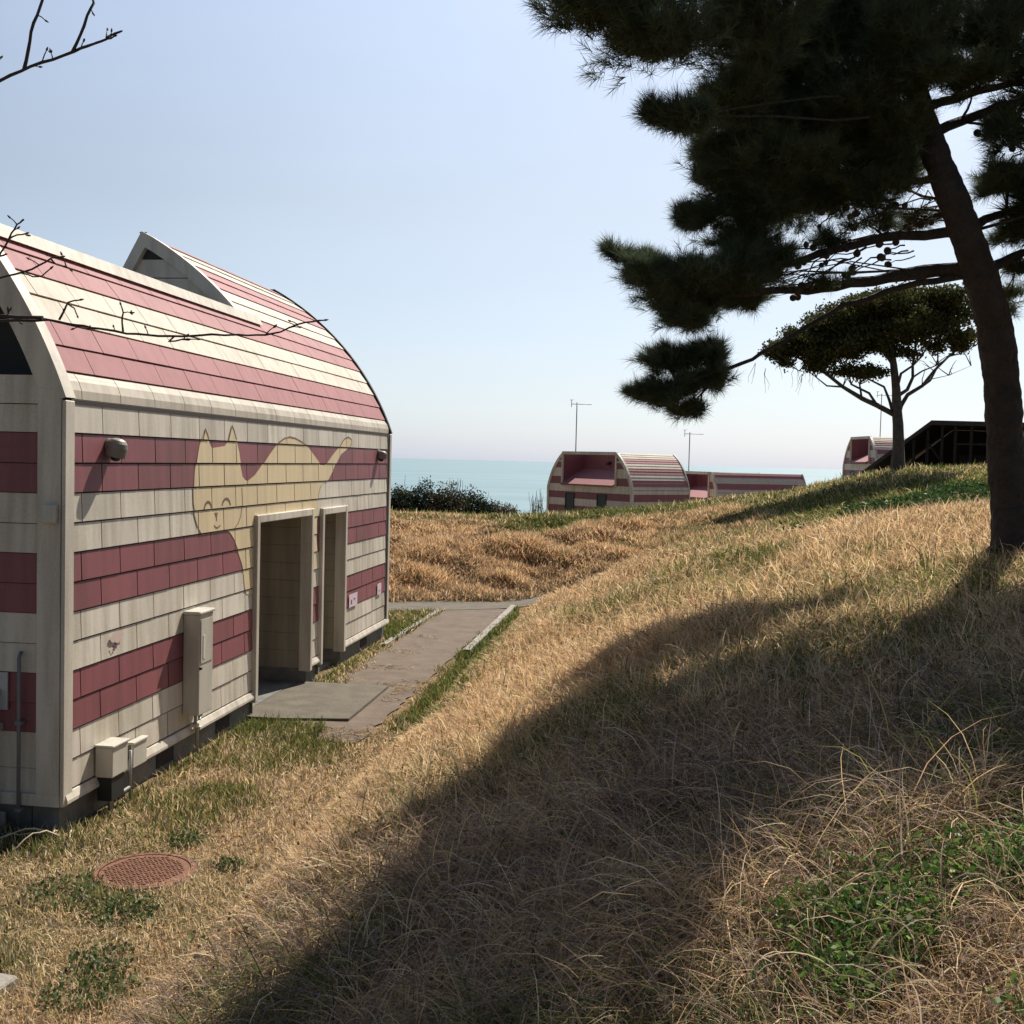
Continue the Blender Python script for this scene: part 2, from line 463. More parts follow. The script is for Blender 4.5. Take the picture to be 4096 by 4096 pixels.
# road bed: polyline with half width
ROAD = np.array([(-14, 20.6), (-6, 20.75), (-2.3, 21.0), (0.2, 22.0), (1.3, 23.2), (1.9, 24.2)])
def dist_poly(x, y, P):
    best = np.full(np.shape(x), 1e9)
    for a, b in zip(P[:-1], P[1:]):
        ab = b-a; L = (ab**2).sum()
        u = np.clip(((x-a[0])*ab[0]+(y-a[1])*ab[1])/L, 0, 1)
        best = np.minimum(best, np.hypot(x-a[0]-u*ab[0], y-a[1]-u*ab[1]))
    return best
# cached on a grid for the scatterers
GX = np.arange(-16, 32.01, .12); GY = np.arange(-4, 52.01, .12)
_gx, _gy = np.meshgrid(GX, GY, indexing='ij')
_GH = height_exact(_gx, _gy)
def H(x, y):
    x = np.asarray(x, float); y = np.asarray(y, float)
    fx = np.clip((x-GX[0])/.12, 0, len(GX)-1.001); fy = np.clip((y-GY[0])/.12, 0, len(GY)-1.001)
    i = fx.astype(int); j = fy.astype(int); u = fx-i; v = fy-j
    return (_GH[i, j]*(1-u)+_GH[i+1, j]*u)*(1-v) + (_GH[i, j+1]*(1-u)+_GH[i+1, j+1]*u)*v
def h1(x, y): return float(H(np.array([x]), np.array([y]))[0])
def hfar(x, y): return float(height_exact(np.array([x]), np.array([y]))[0])

def grid_axis(lo, hi, fine, a, b, grow=1.14):
    c = list(np.arange(lo, hi+1e-6, fine)); s = fine; p = c[0]
    left = []
    while p > a: s *= grow; p -= s; left.append(p)
    s = fine; p = c[-1]; right = []
    while p < b: s *= grow; p += s; right.append(p)
    return np.array(left[::-1]+c+right)
ax = grid_axis(-8, 14, .16, -260, 260); ay = grid_axis(-3, 34, .16, -200, 260)
gx, gy = np.meshgrid(ax, ay, indexing='ij')
gz = height_exact(gx, gy)
nx, ny = gx.shape
V = np.stack([gx, gy, gz], -1).reshape(-1, 3)
idx = np.arange(nx*ny).reshape(nx, ny)
a_, b_, c_, d_ = idx[:-1, :-1].ravel(), idx[1:, :-1].ravel(), idx[1:, 1:].ravel(), idx[:-1, 1:].ravel()
T = np.concatenate([np.stack([a_, b_, c_], 1), np.stack([a_, c_, d_], 1)])
gobj = tri_mesh('ground', V, T, M['ground'])
gobj.data.polygons.foreach_set('use_smooth', [True]*len(gobj.data.polygons))
tag(gobj, kind='structure')

# sea: one disc out to the horizon
mb = MB()
SEA_Z = -26.0
rings = [0, 60, 150, 400, 1200, 4000, 14000, 45000]
for r0, r1 in zip(rings[:-1], rings[1:]):
    for k in range(64):
        a0, a1 = 2*math.pi*k/64, 2*math.pi*(k+1)/64
        p = [(r0*math.cos(a0), r0*math.sin(a0), SEA_Z), (r1*math.cos(a0), r1*math.sin(a0), SEA_Z), (r1*math.cos(a1), r1*math.sin(a1), SEA_Z)]
        if r0 > 0: p.append((r0*math.cos(a1), r0*math.sin(a1), SEA_Z))
        mb.face(p)
tag(mb.build('sea', M['sea']), kind='structure')

# paths: sheets a few mm over the ground, kerbs as real steps
def strip(name, centre, halfw, mat, lift, n_cross=5, jag=0.0):
    mb = MB(); P = np.array(centre, float)
    # resample
    seg = np.hypot(*(P[1:]-P[:-1]).T); cum = np.concatenate([[0], np.cumsum(seg)])
    q = np.arange(0, cum[-1], .18)
    px = np.interp(q, cum, P[:, 0]); py = np.interp(q, cum, P[:, 1])
    for _ in range(6):
        px[1:-1] = (px[:-2]+2*px[1:-1]+px[2:])/4; py[1:-1] = (py[:-2]+2*py[1:-1]+py[2:])/4
    tx = np.gradient(px); ty = np.gradient(py); l = np.hypot(tx, ty); tx /= l; ty /= l
    rows = []
    for i in range(len(q)):
        row = []
        hw = [-halfw*(1+random.uniform(-jag, jag)), halfw*(1+random.uniform(-jag, jag))]
        for k in range(n_cross):
            o = hw[0]+(hw[1]-hw[0])*k/(n_cross-1)
            X, Y = px[i]-ty[i]*o, py[i]+tx[i]*o
            row.append((X, Y, max(hfar(X, Y), h1(X, Y))+lift))
        rows.append(row)
    for i in range(len(rows)-1):
        for k in range(n_cross-1):
            mb.face([rows[i][k], rows[i+1][k], rows[i+1][k+1], rows[i][k+1]][::-1], 0, True)
    return tag(mb.build(name, mat), kind='structure')
strip('road', ROAD, .72, M['concrete'], .022)
strip('path', [xy(t, .86) for t in (3.0, 5, 8, 11, 13.4)], .54, M['asphalt'], .016, jag=.06)
def kerb_line(pts, wdt, hgt):
    mb = MB()
    for (ta, ma), (tb, mbb) in pts:
        n = max(1, int(abs(tb-ta)/.6))
        for k in range(n):
            t0 = ta+(tb-ta)*k/n; t1 = ta+(tb-ta)*(k+1)/n-.012
            m0 = ma+(mbb-ma)*k/n; m1 = ma+(mbb-ma)*(k+1)/n
            lo = []; hi = []
            for t, m in ((t0, m0-wdt/2), (t1, m1-wdt/2), (t1, m1+wdt/2), (t0, m0+wdt/2)):
                X, Y = xy(t, m); lo.append((X, Y, GZ-.1)); hi.append((X, Y, GZ+hgt+random.uniform(-.004, .004)))
            mb.prism(None, lo[::-1], hi[::-1])
    return mb
tag(kerb_line([((8.3, 1.53), (13.5, 1.50))], .11, .075).build('kerb', M['kerb']), kind='structure')
tag(kerb_line([((8.6, .20), (12.6, .20))], .09, .045).build('kerb', M['kerb']), kind='structure')
mb = MB()
sl_ = [xy(3.70, -1.6), xy(3.72, .72), xy(3.62, .40), xy(3.86, 1.04), xy(5.62, 1.06), xy(5.66, -1.6)]
lo = [xy(3.68, -1.6), xy(3.70, .30), xy(3.86, 1.06), xy(5.64, 1.04), xy(5.60, -1.6)]
mb.prism(None, [(X, Y, GZ-.1) for X, Y in lo][::-1], [(X, Y, GZ+.045) for X, Y in lo][::-1])
tag(mb.build('pavement', M['concrete']), kind='structure')

# ------------------------------------------------------------------ the barrel-roofed houses
RAD = 4.1; SN0 = math.sin(R_(70)); CS0 = math.cos(R_(70)); EAVE = 2.98
ROW = .2223
def arc(a):                       # arc length from the eave -> inward distance, height
    ph = R_(70) - a/RAD
    return RAD*(SN0-math.sin(ph)), EAVE+.03+RAD*(math.cos(ph)-CS0)
def arc_n(a):
    ph = R_(70) - a/RAD
    return -math.sin(ph), math.cos(ph)      # outward normal in (s, z)
A_RIDGE = 3.03
def s_out(z):                     # inward distance of the outline at height z
    if z <= EAVE+.03: return 0.0
    c = (z-EAVE-.03)/RAD+CS0
    return RAD*(SN0-math.sin(math.acos(min(1, c))))

def clip_poly(poly, t0, t1, z0, z1):
    for ax_, lim, sg in ((0, t0, 1), (0, t1, -1), (1, z0, 1), (1, z1, -1)):
        out = []
        for i in range(len(poly)):
            a, b = poly[i-1], poly[i]
            da, db = sg*(a[ax_]-lim), sg*(b[ax_]-lim)
            if da >= 0 and db >= 0: out.append(b)
            elif da >= 0 > db or da < 0 <= db:
                u = da/(da-db)
                p = (a[0]+(b[0]-a[0])*u, a[1]+(b[1]-a[1])*u)
                out.append(p)
                if db >= 0: out.append(b)
        poly = out
        if len(poly) < 3: return []
    return poly
def rect_sub(rs, h):
    out = []
    for (a, b, c, d) in rs:
        x0, x1, z0, z1 = h
        if x1 <= a or x0 >= b or z1 <= c or z0 >= d: out.append((a, b, c, d)); continue
        if a < x0: out.append((a, x0, c, d))
        if x1 < b: out.append((x1, b, c, d))
        lo, hi = max(a, x0), min(b, x1)
        if c < z0: out.append((lo, hi, c, z0))
        if z1 < d: out.append((lo, hi, z1, d))
    return out

L, W = 9.5, 7.7
house = empty('barrel_house', (NC[0], NC[1], -2.644), math.pi/2-HEAD)
tag(house, 'large cream and maroon striped barrel-roofed house with a cat painted on its wall', 'house')
BASE_T = .09
OPEN = [(3.80, 5.61, -1, 1.965), (6.06, 7.05, -1, 1.955)]
# row z boundaries from the base trim up to the eave: 13 rows
ZR = [BASE_T + ROW*i for i in range(14)]
ROWCOL = {0: 0, 1: 0, 2: 1, 3: 1, 4: 0, 5: 0, 6: 1, 7: 1, 8: 0, 9: 0, 10: 1, 11: 1, 12: 0}
tiles = []                       # (row, t0, t1, z0, z1)
for r in range(13):
    off = .235 if (12-r) % 2 == 1 else -.065
    k = 0; t = off
    edges = [.10]
    while t < L:
        if t > .13 and t < L-.22: edges.append(t)
        t += .597
    edges.append(L-.17)
    for a, b in zip(edges[:-1], edges[1:]):
        rs = [(a+.007, b-.007, ZR[r]+.012, ZR[r+1])]
        for h in OPEN: rs = rect_sub(rs, h)
        for q in rs:
            if q[1]-q[0] > .01 and q[3]-q[2] > .01: tiles.append((r, *q))
def lap(r, z): return -(.006+.009*(1-(z-ZR[r])/ROW))
mb = MB()
for (r, a, b, c, d) in tiles:
    mi = ROWCOL[r]; mi = random.choice([mi, mi, 3+mi*2, 4+mi*2]); y0, y1 = lap(r, c), lap(r, d)
    jz = random.uniform(-.0012, .0012)
    y0 += jz
    mb.face([(a, y0, c), (b, y0, c), (b, y1, d), (a, y1, d)], mi)
    mb.face([(a, .003, c), (b, .003, c), (b, y0, c), (a, y0, c)], mi)
    mb.face([(a, .003, c), (a, y0, c), (a, y1, d), (a, .003, d)], mi)
    mb.face([(b, y0, c), (b, .003, c), (b, .003, d), (b, y1, d)], mi)
back = [(.02, L-.02, 0, EAVE+.01)]
for h in OPEN: back = rect_sub(back, h)
for a, b, c, d in back: mb.face([(a, .004, c), (b, .004, c), (b, .004, d), (a, .004, d)], 2)
mb.build('siding', [M['cream'], M['maroon'], M['dark_line'], M['cream_a'], M['cream_b'], M['maroon_a'], M['maroon_b']], house)

# painted cat: laid over the boards, board by board, so every joint still shows
CAT = [(2.386,1.866),(2.297,1.946),(2.237,2.046),(2.200,2.169),(2.202,2.301),(2.226,2.457),(2.28,2.60),(2.325,2.70),(2.389,2.80),(2.455,2.862),(2.51,2.80),(2.56,2.735),(2.615,2.69),(2.77,2.702),(2.928,2.715),
 (2.975,2.75),(3.03,2.83),(3.102,2.915),(3.18,2.85),(3.24,2.76),(3.296,2.662),(3.336,2.529),(3.393,2.405),(3.46,2.37),(3.536,2.36),(3.735,2.419),(3.957,2.529),(4.227,2.672),(4.447,2.777),(4.62,2.825),(4.809,2.846),(5.0,2.835),(5.173,2.807),
 (5.512,2.734),(5.767,2.625),(5.98,2.525),(6.165,2.52),(6.46,2.647),(6.739,2.753),(6.969,2.861),(7.09,2.893),(7.211,2.900),(7.32,2.875),(7.339,2.835),(7.25,2.765),(7.05,2.715),(6.862,2.668),(6.636,2.546),(6.473,2.427),(6.286,2.325),
 (6.12,2.285),(5.995,2.25),(5.921,2.169),(5.901,2.055),(5.90,1.873),(5.868,1.714),(5.90,1.416),(5.93,1.2),(3.70,1.15),(3.56,1.16),(3.489,1.24),(3.466,1.378),(3.408,1.492),(3.298,1.649),(3.20,1.764),(3.10,1.84),(3.03,1.866)]
tris = [[CAT[i] for i in t] for t in tessellate_polygon([[Vector((p[0], p[1], 0)) for p in CAT]])]
mb = MB()
def paint(polys, lift):
    for (r, a, b, c, d) in tiles:
        for p in polys:
            if max(q[0] for q in p) < a or min(q[0] for q in p) > b or max(q[1] for q in p) < c or min(q[1] for q in p) > d: continue
            cp = clip_poly(list(p), a+.001, b-.001, c+.001, d-.001)
            if len(cp) < 3: continue
            ar = sum(cp[i-1][0]*cp[i][1]-cp[i][0]*cp[i-1][1] for i in range(len(cp)))
            if abs(ar) < 1e-7: continue
            if ar < 0: cp = cp[::-1]
            mb.face([(t, lap(r, z)-lift, z) for t, z in cp])
paint(tris, .0035)
mural = mb.build('mural', M['mural'], house)
tag(mural, 'pale yellow smiling cat with a raised tail painted across the boards')
mb = MB()
def ribbon(pts, wd):
    out = []
    for a, b in zip(pts[:-1], pts[1:]):
        dx, dz = b[0]-a[0], b[1]-a[1]; l = math.hypot(dx, dz) or 1
        nx_, nz_ = -dz/l*wd/2, dx/l*wd/2; ex, ez = dx/l*wd*.3, dz/l*wd*.3
        out.append([(a[0]+nx_-ex, a[1]+nz_-ez), (a[0]-nx_-ex, a[1]-nz_-ez), (b[0]-nx_+ex, b[1]-nz_+ez), (b[0]+nx_+ex, b[1]+nz_+ez)])
    return out
def stroke(name, polys):
    global mb
    mb = MB(); paint(polys, .0055)
    mb.build(name, M['mural_line'], mural)
stroke('eye', ribbon([(2.438,2.112),(2.465,2.150),(2.50,2.168),(2.531,2.173),(2.566,2.166),(2.59,2.148),(2.608,2.118)], .026))
stroke('eye', ribbon([(2.867,2.132),(2.89,2.162),(2.93,2.184),(2.978,2.190),(3.02,2.182),(3.05,2.16),(3.072,2.128)], .026))
stroke('nose', [[(2.69,2.062),(2.78,2.060),(2.752,2.016),(2.728,2.016)]] + ribbon([(2.74,2.02),(2.745,1.985)], .016))
stroke('mouth', ribbon([(2.685,1.937),(2.715,1.917),(2.748,1.911),(2.79,1.917),(2.826,1.934)], .014))
stroke('cheek_outline', ribbon([(3.187,1.88),(3.29,1.93),(3.355,1.994),(3.388,2.07),(3.395,2.16),(3.385,2.29)], .012))
stroke('cheek_outline', ribbon([(2.386,1.866),(2.297,1.946),(2.237,2.046),(2.200,2.169),(2.202,2.301)], .012))
stroke('ear_outline', ribbon([(2.40,2.775),(2.43,2.83),(2.455,2.868),(2.49,2.825),(2.525,2.775)], .018))
stroke('ear_outline', ribbon([(3.01,2.78),(3.06,2.86),(3.102,2.92),(3.15,2.88),(3.21,2.79)], .018))
stroke('back_outline', ribbon([(4.43,2.775),(4.62,2.828),(4.809,2.850),(5.0,2.84),(5.173,2.812),(5.45,2.755)], .018))
stroke('tail_outline', ribbon([(6.76,2.765),(6.969,2.866),(7.09,2.898),(7.211,2.905),(7.33,2.878),(7.345,2.83),(7.25,2.765)], .018))
stroke('leg_outline', ribbon([(6.03,2.262),(5.97,2.225),(5.921,2.169),(5.901,2.09)], .012))

# striped roof boards
def roof_side(mirror, tiled, holes_t):
    mb = MB()
    def P(t, a, o):
        s, z = arc(a); n = arc_n(a)
        s += n[0]*o; z += n[1]*o
        return (t, W-s, z) if mirror else (t, s, z)
    RC = [3, 1, 1, 0, 0, 1, 1, 0, 0, 1, 1, 0, 0, 1]
    rl = A_RIDGE/14
    for r in range(14):
        t_start = .10 if r < 6 else (.10 if (r == 6) else holes_t)
        off = .25 if r % 2 == 0 else -.05
        edges = [t_start]
        t = off
        while t < L:
            if t > t_start+.05 and t < L-.1: edges.append(t)
            t += .597
        edges.append(L-.03)
        if not tiled: edges = [t_start, L-.03]
        n = 3 if r == 0 else 1
        for a, b in zip(edges[:-1], edges[1:]):
            a += .004; b -= .004
            j = random.uniform(-.001, .001)
            for q in range(n):
                a0 = r*rl+rl*q/n+(.010 if q == 0 else 0); a1 = r*rl+rl*(q+1)/n
                if r == 6: a1 = min(a1, 1.46)
                o0 = .006+.012*(1-q/n)+j; o1 = .006+.012*(1-(q+1)/n)+j
                if r == 0: o0, o1 = [.0, .020, .022, .006][q], [.0, .020, .022, .006][q+1]
                f = [P(a, a0, o0), P(b, a0, o0), P(b, a1, o1), P(a, a1, o1)]
                mb.face(f if not mirror else f[::-1], RC[r], n > 1)
                if q == 0:
                    mb.face([P(a, a0, 0), P(b, a0, 0), P(b, a0, o0), P(a, a0, o0)], RC[r])
            if r == 6 and b > holes_t:
                aa = max(a, holes_t)
                f = [P(aa, 1.46, .006), P(b, 1.46, .006), P(b, 7*rl, .004), P(aa, 7*rl, .004)]
                mb.face(f if not mirror else f[::-1], RC[r])
    # dark membrane under the boards
    N_ = 28
    for q in range(N_):
        a0, a1 = A_RIDGE*q/N_, A_RIDGE*(q+1)/N_
        ts = .02 if a1 < 1.47 else holes_t
        f = [P(ts, a0, -.002), P(L-.01, a0, -.002), P(L-.01, a1, -.002), P(ts, a1, -.002)]
        mb.face(f if not mirror else f[::-1], 2)
    return mb
TG = 5.08
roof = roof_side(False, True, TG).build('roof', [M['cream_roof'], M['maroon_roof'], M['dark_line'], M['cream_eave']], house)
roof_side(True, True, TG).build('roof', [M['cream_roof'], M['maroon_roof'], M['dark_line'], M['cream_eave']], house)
# valley between the two roof shells, terrace, and its end wall
SR, ZRG = arc(A_RIDGE)
SI, ZI = 2.30, 4.60
mb = MB()
for mir in (0, 1):
    f = lambda t, s, z: (t, W-s if mir else s, z)
    mb.face([f(TG, SR, ZRG), f(L, SR, ZRG), f(L, SI, ZI), f(TG, SI, ZI)])
    mb.face([f(.05, .80, 4.05), f(TG, .80, 4.05), f(TG, .80, 4.33), f(.05, .80, 4.33)])
mb.face([(TG, SI, ZI), (L, SI, ZI), (L, W-SI, ZI), (TG, W-SI, ZI)])
mb.face([(.05, .75, 4.06), (TG, .75, 4.06), (TG, W-.75, 4.06), (.05, W-.75, 4.06)])
mb.build('terrace_deck', M['grey_panel'], house)
for mir in (0, 1):
    mb = MB()
    f = lambda t, s, z: (t, W-s if mir else s, z)
    # capping board along the terrace edge, proud of the roof boards
    A0 = [(.655, 4.235), (.705, 4.345), (.80, 4.375), (.84, 4.365), (.84, 4.28), (.73, 4.24)]
    lo = [f(.02, s, z) for s, z in A0]; hi = [f(5.66, s, z) for s, z in A0]
    mb.prism(None, lo, hi)
    mb.build('roof_capping', M['cream'], house)
# gable wall over the terrace
def gable(mb, t, zlo, bands, face_sign):
    for (z0, z1, mi) in bands:
        n = max(1, int((z1-z0)/.08))
        for k in range(n):
            a, b = z0+(z1-z0)*k/n, z0+(z1-z0)*(k+1)/n
            def rng_(z):
                so = s_out(z)
                si = SI-(SI-SR)*(z-ZI)/(ZRG-ZI) if z > ZI else None
                return so, si
            (so0, si0), (so1, si1) = rng_(a), rng_(b)
            if si0 is None and si1 is not None: si0 = SI
            if si0 is None or si1 is None:
                mb.face([(t, so0, a), (t, W-so0, a), (t, W-so1, b), (t, so1, b)][::face_sign], mi)
            else:
                for g in (lambda s: s, lambda s: W-s):
                    mb.face([(t, g(so0), a), (t, g(si0), a), (t, g(si1), b), (t, g(so1), b)], mi)
mb = MB()
gable(mb, TG+.06, 4.0, [(4.0, 4.27, 0), (4.274, 4.50, 0), (4.504, 4.60, 0), (4.60, 4.725, 0), (4.735, 4.95, 0), (4.96, 5.28, 1)], 1)
mb.build('gable_wall', [M['cream'], M['dark_panel'], M['dark_line']], house)
for mir in (0, 1):
    mb = MB()
    f = lambda t, s, z: (t, W-s if mir else s, z)
    # bargeboard following the roof curve, then down the inner slope
    pts = [arc(a) for a in np.linspace(1.40, A_RIDGE, 16)]
    nrm = [arc_n(a) for a in np.linspace(1.40, A_RIDGE, 16)]
    outer = [(p[0]+n[0]*.03, p[1]+n[1]*.03) for p, n in zip(pts, nrm)]
    inner = [(p[0]-n[0]*.12, p[1]-n[1]*.12) for p, n in zip(pts, nrm)]
    inner[-1] = (SR-.035, ZRG-.155)
    outer[-1] = (SR+.01, ZRG+.035)
    outer.append((SI+.03, ZI)); inner.append((SI-.10, ZI))
    for i in range(len(outer)-1):
        a, b, c, d = inner[i], inner[i+1], outer[i+1], outer[i]
        for q in ([(TG-.02, a), (TG-.02, b), (TG-.02, c), (TG-.02, d)], [(TG+.10, d), (TG+.10, c), (TG+.10, b), (TG+.10, a)],
                  [(TG-.02, d), (TG-.02, c), (TG+.10, c), (TG+.10, d)], [(TG-.02, b), (TG-.02, a), (TG+.10, a), (TG+.10, b)]):
            mb.face([f(t, *p) for t, p in q])
    mb.build('bargeboard', M['trim'], house)

# end walls, striped in the same bands
EB = [(0, .535, 0), (.535, .979, 1), (.979, 1.424, 0), (1.424, 1.868, 1), (1.868, 2.313, 0), (2.313, 2.757, 1), (2.757, 3.18, 0)]
def endband(mb, t, z0, z1, mi, fl, inset=0.0, ridge=False):
    n = max(1, int((z1-z0)/.1)) if z1 > EAVE else 1
    for k in range(n):
        a, b = z0+(z1-z0)*k/n, z0+(z1-z0)*(k+1)/n
        f = [(t, s_out(a)+inset, a), (t, s_out(b)+inset, b), (t, W-s_out(b)-inset, b), (t, W-s_out(a)-inset, a)]
        mb.face(f if fl else f[::-1], mi)
mb = MB()
for z0, z1, mi in EB:
    g = .006
    zm = (z0+z1)/2
    # two boards per band with a dark joint between
    y = 0.0
    for a, b in ((z0+g, zm-g*.5), (zm+g*.5, z1)):
        n = 4 if b > EAVE else 1
        for k in range(n):
            c, d = a+(b-a)*k/n, a+(b-a)*(k+1)/n
            o0 = -.014+.012*(c-a)/(b-a); o1 = -.014+.012*(d-a)/(b-a)
            mb.face([(o0, s_out(c)+.02, c), (o1, s_out(d)+.02, d), (o1, W-s_out(d)-.02, d), (o0, W-s_out(c)-.02, c)], mi)
    mb.face([(-.014, .02, z0+g), (-.014, W-.02, z0+g), (.004, W-.02, z0+g), (.004, .02, z0+g)], mi)
endband(mb, .004, 0, 3.18, 2, True, .02)
mb.build('end_wall', [M['cream'], M['maroon'], M['dark_line']], house)
mb = MB()   # balcony hollow in the end wall
x1 = .9
mb.face([(-.004, .05, 3.181), (x1, .05, 3.181), (x1, W-.05, 3.181), (-.004, W-.05, 3.181)][::-1])
mb.face([(0, .6, 4.04), (x1, .6, 4.04), (x1, W-.6, 4.04), (0, W-.6, 4.04)])
for n in range(10):
    a, b = 3.18+.086*n, 3.18+.086*(n+1)
    mb.face([(x1, s_out(a)+.1, a), (x1, W-s_out(a)-.1, a), (x1, W-s_out(b)-.1, b), (x1, s_out(b)+.1, b)])
    mb.face([(0, s_out(a)+.1, a), (x1, s_out(a)+.1, a), (x1, s_out(b)+.1, b), (0, s_out(b)+.1, b)])
    mb.face([(0, W-s_out(a)-.1, a), (x1, W-s_out(a)-.1, a), (x1, W-s_out(b)-.1, b), (0, W-s_out(b)-.1, b)])
mb.build('balcony_hollow', M['dark_panel'], house)
mb = MB()
for z0, z1, mi in EB + [(3.18, 3.65, 1), (3.65, 4.10, 0), (4.10, ZI, 1)]: endband(mb, L-.02, z0, z1, mi, False, .02)
for z0, z1, mi in [(ZI, 4.95, 0), (4.95, 5.27, 1)]:
    for k in range(4):
        a, b = z0+(z1-z0)*k/4, z0+(z1-z0)*(k+1)/4
        for g in (lambda s: s, lambda s: W-s):
            si = lambda z: SI-(SI-SR)*(z-ZI)/(ZRG-ZI)
            mb.face([(L-.02, g(s_out(a)), a), (L-.02, g(si(a)), a), (L-.02, g(si(b)), b), (L-.02, g(s_out(b)), b)], mi)
mb.build('end_wall', [M['cream'], M['maroon'], M['dark_line']], house)
# rake trim: near end (cream board with a return onto the roof), far end (dark drip edge)
def rake(t0, t1, out_, in_, a1, mat, name, mir):
    mb = MB()
    f = lambda t, s, z: (t, W-s if mir else s, z)
    aa = np.linspace(0, a1, 18)
    O = [(arc(a)[0]+arc_n(a)[0]*out_, arc(a)[1]+arc_n(a)[1]*out_) for a in aa]
    I = [(arc(a)[0]-arc_n(a)[0]*in_, arc(a)[1]-arc_n(a)[1]*in_) for a in aa]
    for i in range(17):
        a, b, c, d = I[i], I[i+1], O[i+1], O[i]
        for q in ([(t0, a), (t0, b), (t0, c), (t0, d)], [(t1, d), (t1, c), (t1, b), (t1, a)], [(t0, d), (t0, c), (t1, c), (t1, d)], [(t0, b), (t0, a), (t1, a), (t1, b)]):
            mb.face([f(t, *p) for t, p in q])
    return mb.build(name, mat, house)
for mir in (0, 1):
    rake(-.035, .10, .034, .15, 1.42, M['trim'], 'rake_trim', mir)
    rake(L-.03, L+.04, .04, .05, A_RIDGE, M['black'], 'roof_edge', mir)
    y0, y1 = (-.03, .0) if not mir else (W, W+.03)
    mb = MB(); mb.box((-.035, y0, -.005), (.097, y1, EAVE+.02), 0, .006)
    mb.box((-.037, .005 if not mir else W-.19, -.005), (-.016, .19 if not mir else W-.005, EAVE+.1), 0, .004)
    mb.build('corner_trim', M['trim'], house)
    mb = MB(); mb.box((L-.075, y0, .0), (L+.03, y1, EAVE+.02), 0, .006); mb.build('corner_trim', M['trim'], house)
    if not mir:
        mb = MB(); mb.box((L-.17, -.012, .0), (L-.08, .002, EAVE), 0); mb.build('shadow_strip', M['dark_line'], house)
# drip line under the first roof board
mb = MB(); mb.box((.10, -.012, EAVE-.001), (L-.03, .01, EAVE+.026)); mb.build('eave_strip', M['dark_line'], house)
# base trim and foundation, cut at the openings
segs = [(.0, 3.74), (5.66, 6.0), (7.1, L+.02)]
BT = ((-.024, 0), (-.046, .012), (-.046, .035), (-.026, .088), (.0, .088), (.0, 0))
for a, b in segs:
    mb = MB(); mb.prism(None, [(a, *p) for p in BT], [(b, *p) for p in BT]); mb.build('base_trim', M['trim'], house)
mb = MB(); mb.box((-.04, .0, -.004), (-.017, W, .085)); mb.build('base_trim', M['trim'], house)
mb = MB()
for a, b in ((.03, 3.83), (5.58, 6.09), (7.02, L-.03)): mb.box((a, .035, -.75), (b, .25, .002))
mb.box((.03, .26, -.75), (.2, W-.04, .002)); mb.box((.3, W-.26, -.75), (L-.03, W-.04, .002)); mb.box((L-.2, .27, -.75), (L-.03, W-.27, .002))
fo = mb.build('foundation', M['found'], house)
for t in (1.6, 2.9, 8.15):
    mb = MB(); mb.box((t, .028, -.17), (t+.34, .034, -.05)); mb.build('vent', M['dark_line'], fo)

# the two doorways: proud frames round a deep porch
for i, (a, b, zt) in enumerate(((3.74, 5.66, 1.99), (6.00, 7.10, 1.975))):
    mb = MB(); fw = .085
    mb.box((a, -.055, -.035), (a+fw, .10, zt), 0, .008); mb.box((b-fw, -.055, -.035), (b, .10, zt), 0, .008)
    mb.box((a+fw+.001, -.053, zt-fw), (b-fw-.001, .10, zt-.002), 0, .006)
    mb.build('door_frame', M['trim'], house)
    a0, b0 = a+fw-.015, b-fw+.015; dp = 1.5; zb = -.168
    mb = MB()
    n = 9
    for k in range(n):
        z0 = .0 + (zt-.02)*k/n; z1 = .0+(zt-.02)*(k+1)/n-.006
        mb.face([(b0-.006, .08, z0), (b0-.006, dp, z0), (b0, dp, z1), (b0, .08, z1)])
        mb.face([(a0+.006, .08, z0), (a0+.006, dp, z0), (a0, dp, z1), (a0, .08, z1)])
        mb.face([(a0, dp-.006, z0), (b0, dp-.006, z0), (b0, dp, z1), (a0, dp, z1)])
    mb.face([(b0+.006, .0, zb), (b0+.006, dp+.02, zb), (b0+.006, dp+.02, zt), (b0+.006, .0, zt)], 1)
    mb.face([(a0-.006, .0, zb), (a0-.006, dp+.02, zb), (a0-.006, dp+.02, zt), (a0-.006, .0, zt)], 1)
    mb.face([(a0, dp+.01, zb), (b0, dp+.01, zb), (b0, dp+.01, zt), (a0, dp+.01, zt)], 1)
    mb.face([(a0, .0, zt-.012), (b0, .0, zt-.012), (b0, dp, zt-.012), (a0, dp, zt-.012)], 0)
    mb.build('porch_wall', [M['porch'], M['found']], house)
    mb = MB(); mb.box((a0-.02, .12, zb-.4), (b0+.02, dp, zb+.004)); mb.build('porch_floor', M['found'], house)
    dw = .86; c = (a0+b0)/2
    mb = MB(); mb.box((c-dw/2+.02, dp-.07, .0), (c+dw/2-.02, dp-.03, 1.86), 0, .004)
    dr = mb.build('door', M['maroon'], house)
    mb = MB(); mb.tube([(c+dw/2-.1, dp-.12, .95), (c+dw/2-.1, dp-.12, 1.08)], .01); mb.tube([(c+dw/2-.1, dp-.12, .96), (c+dw/2-.1, dp-.07, .96)], .008); mb.build('handle', M['metal'], dr)

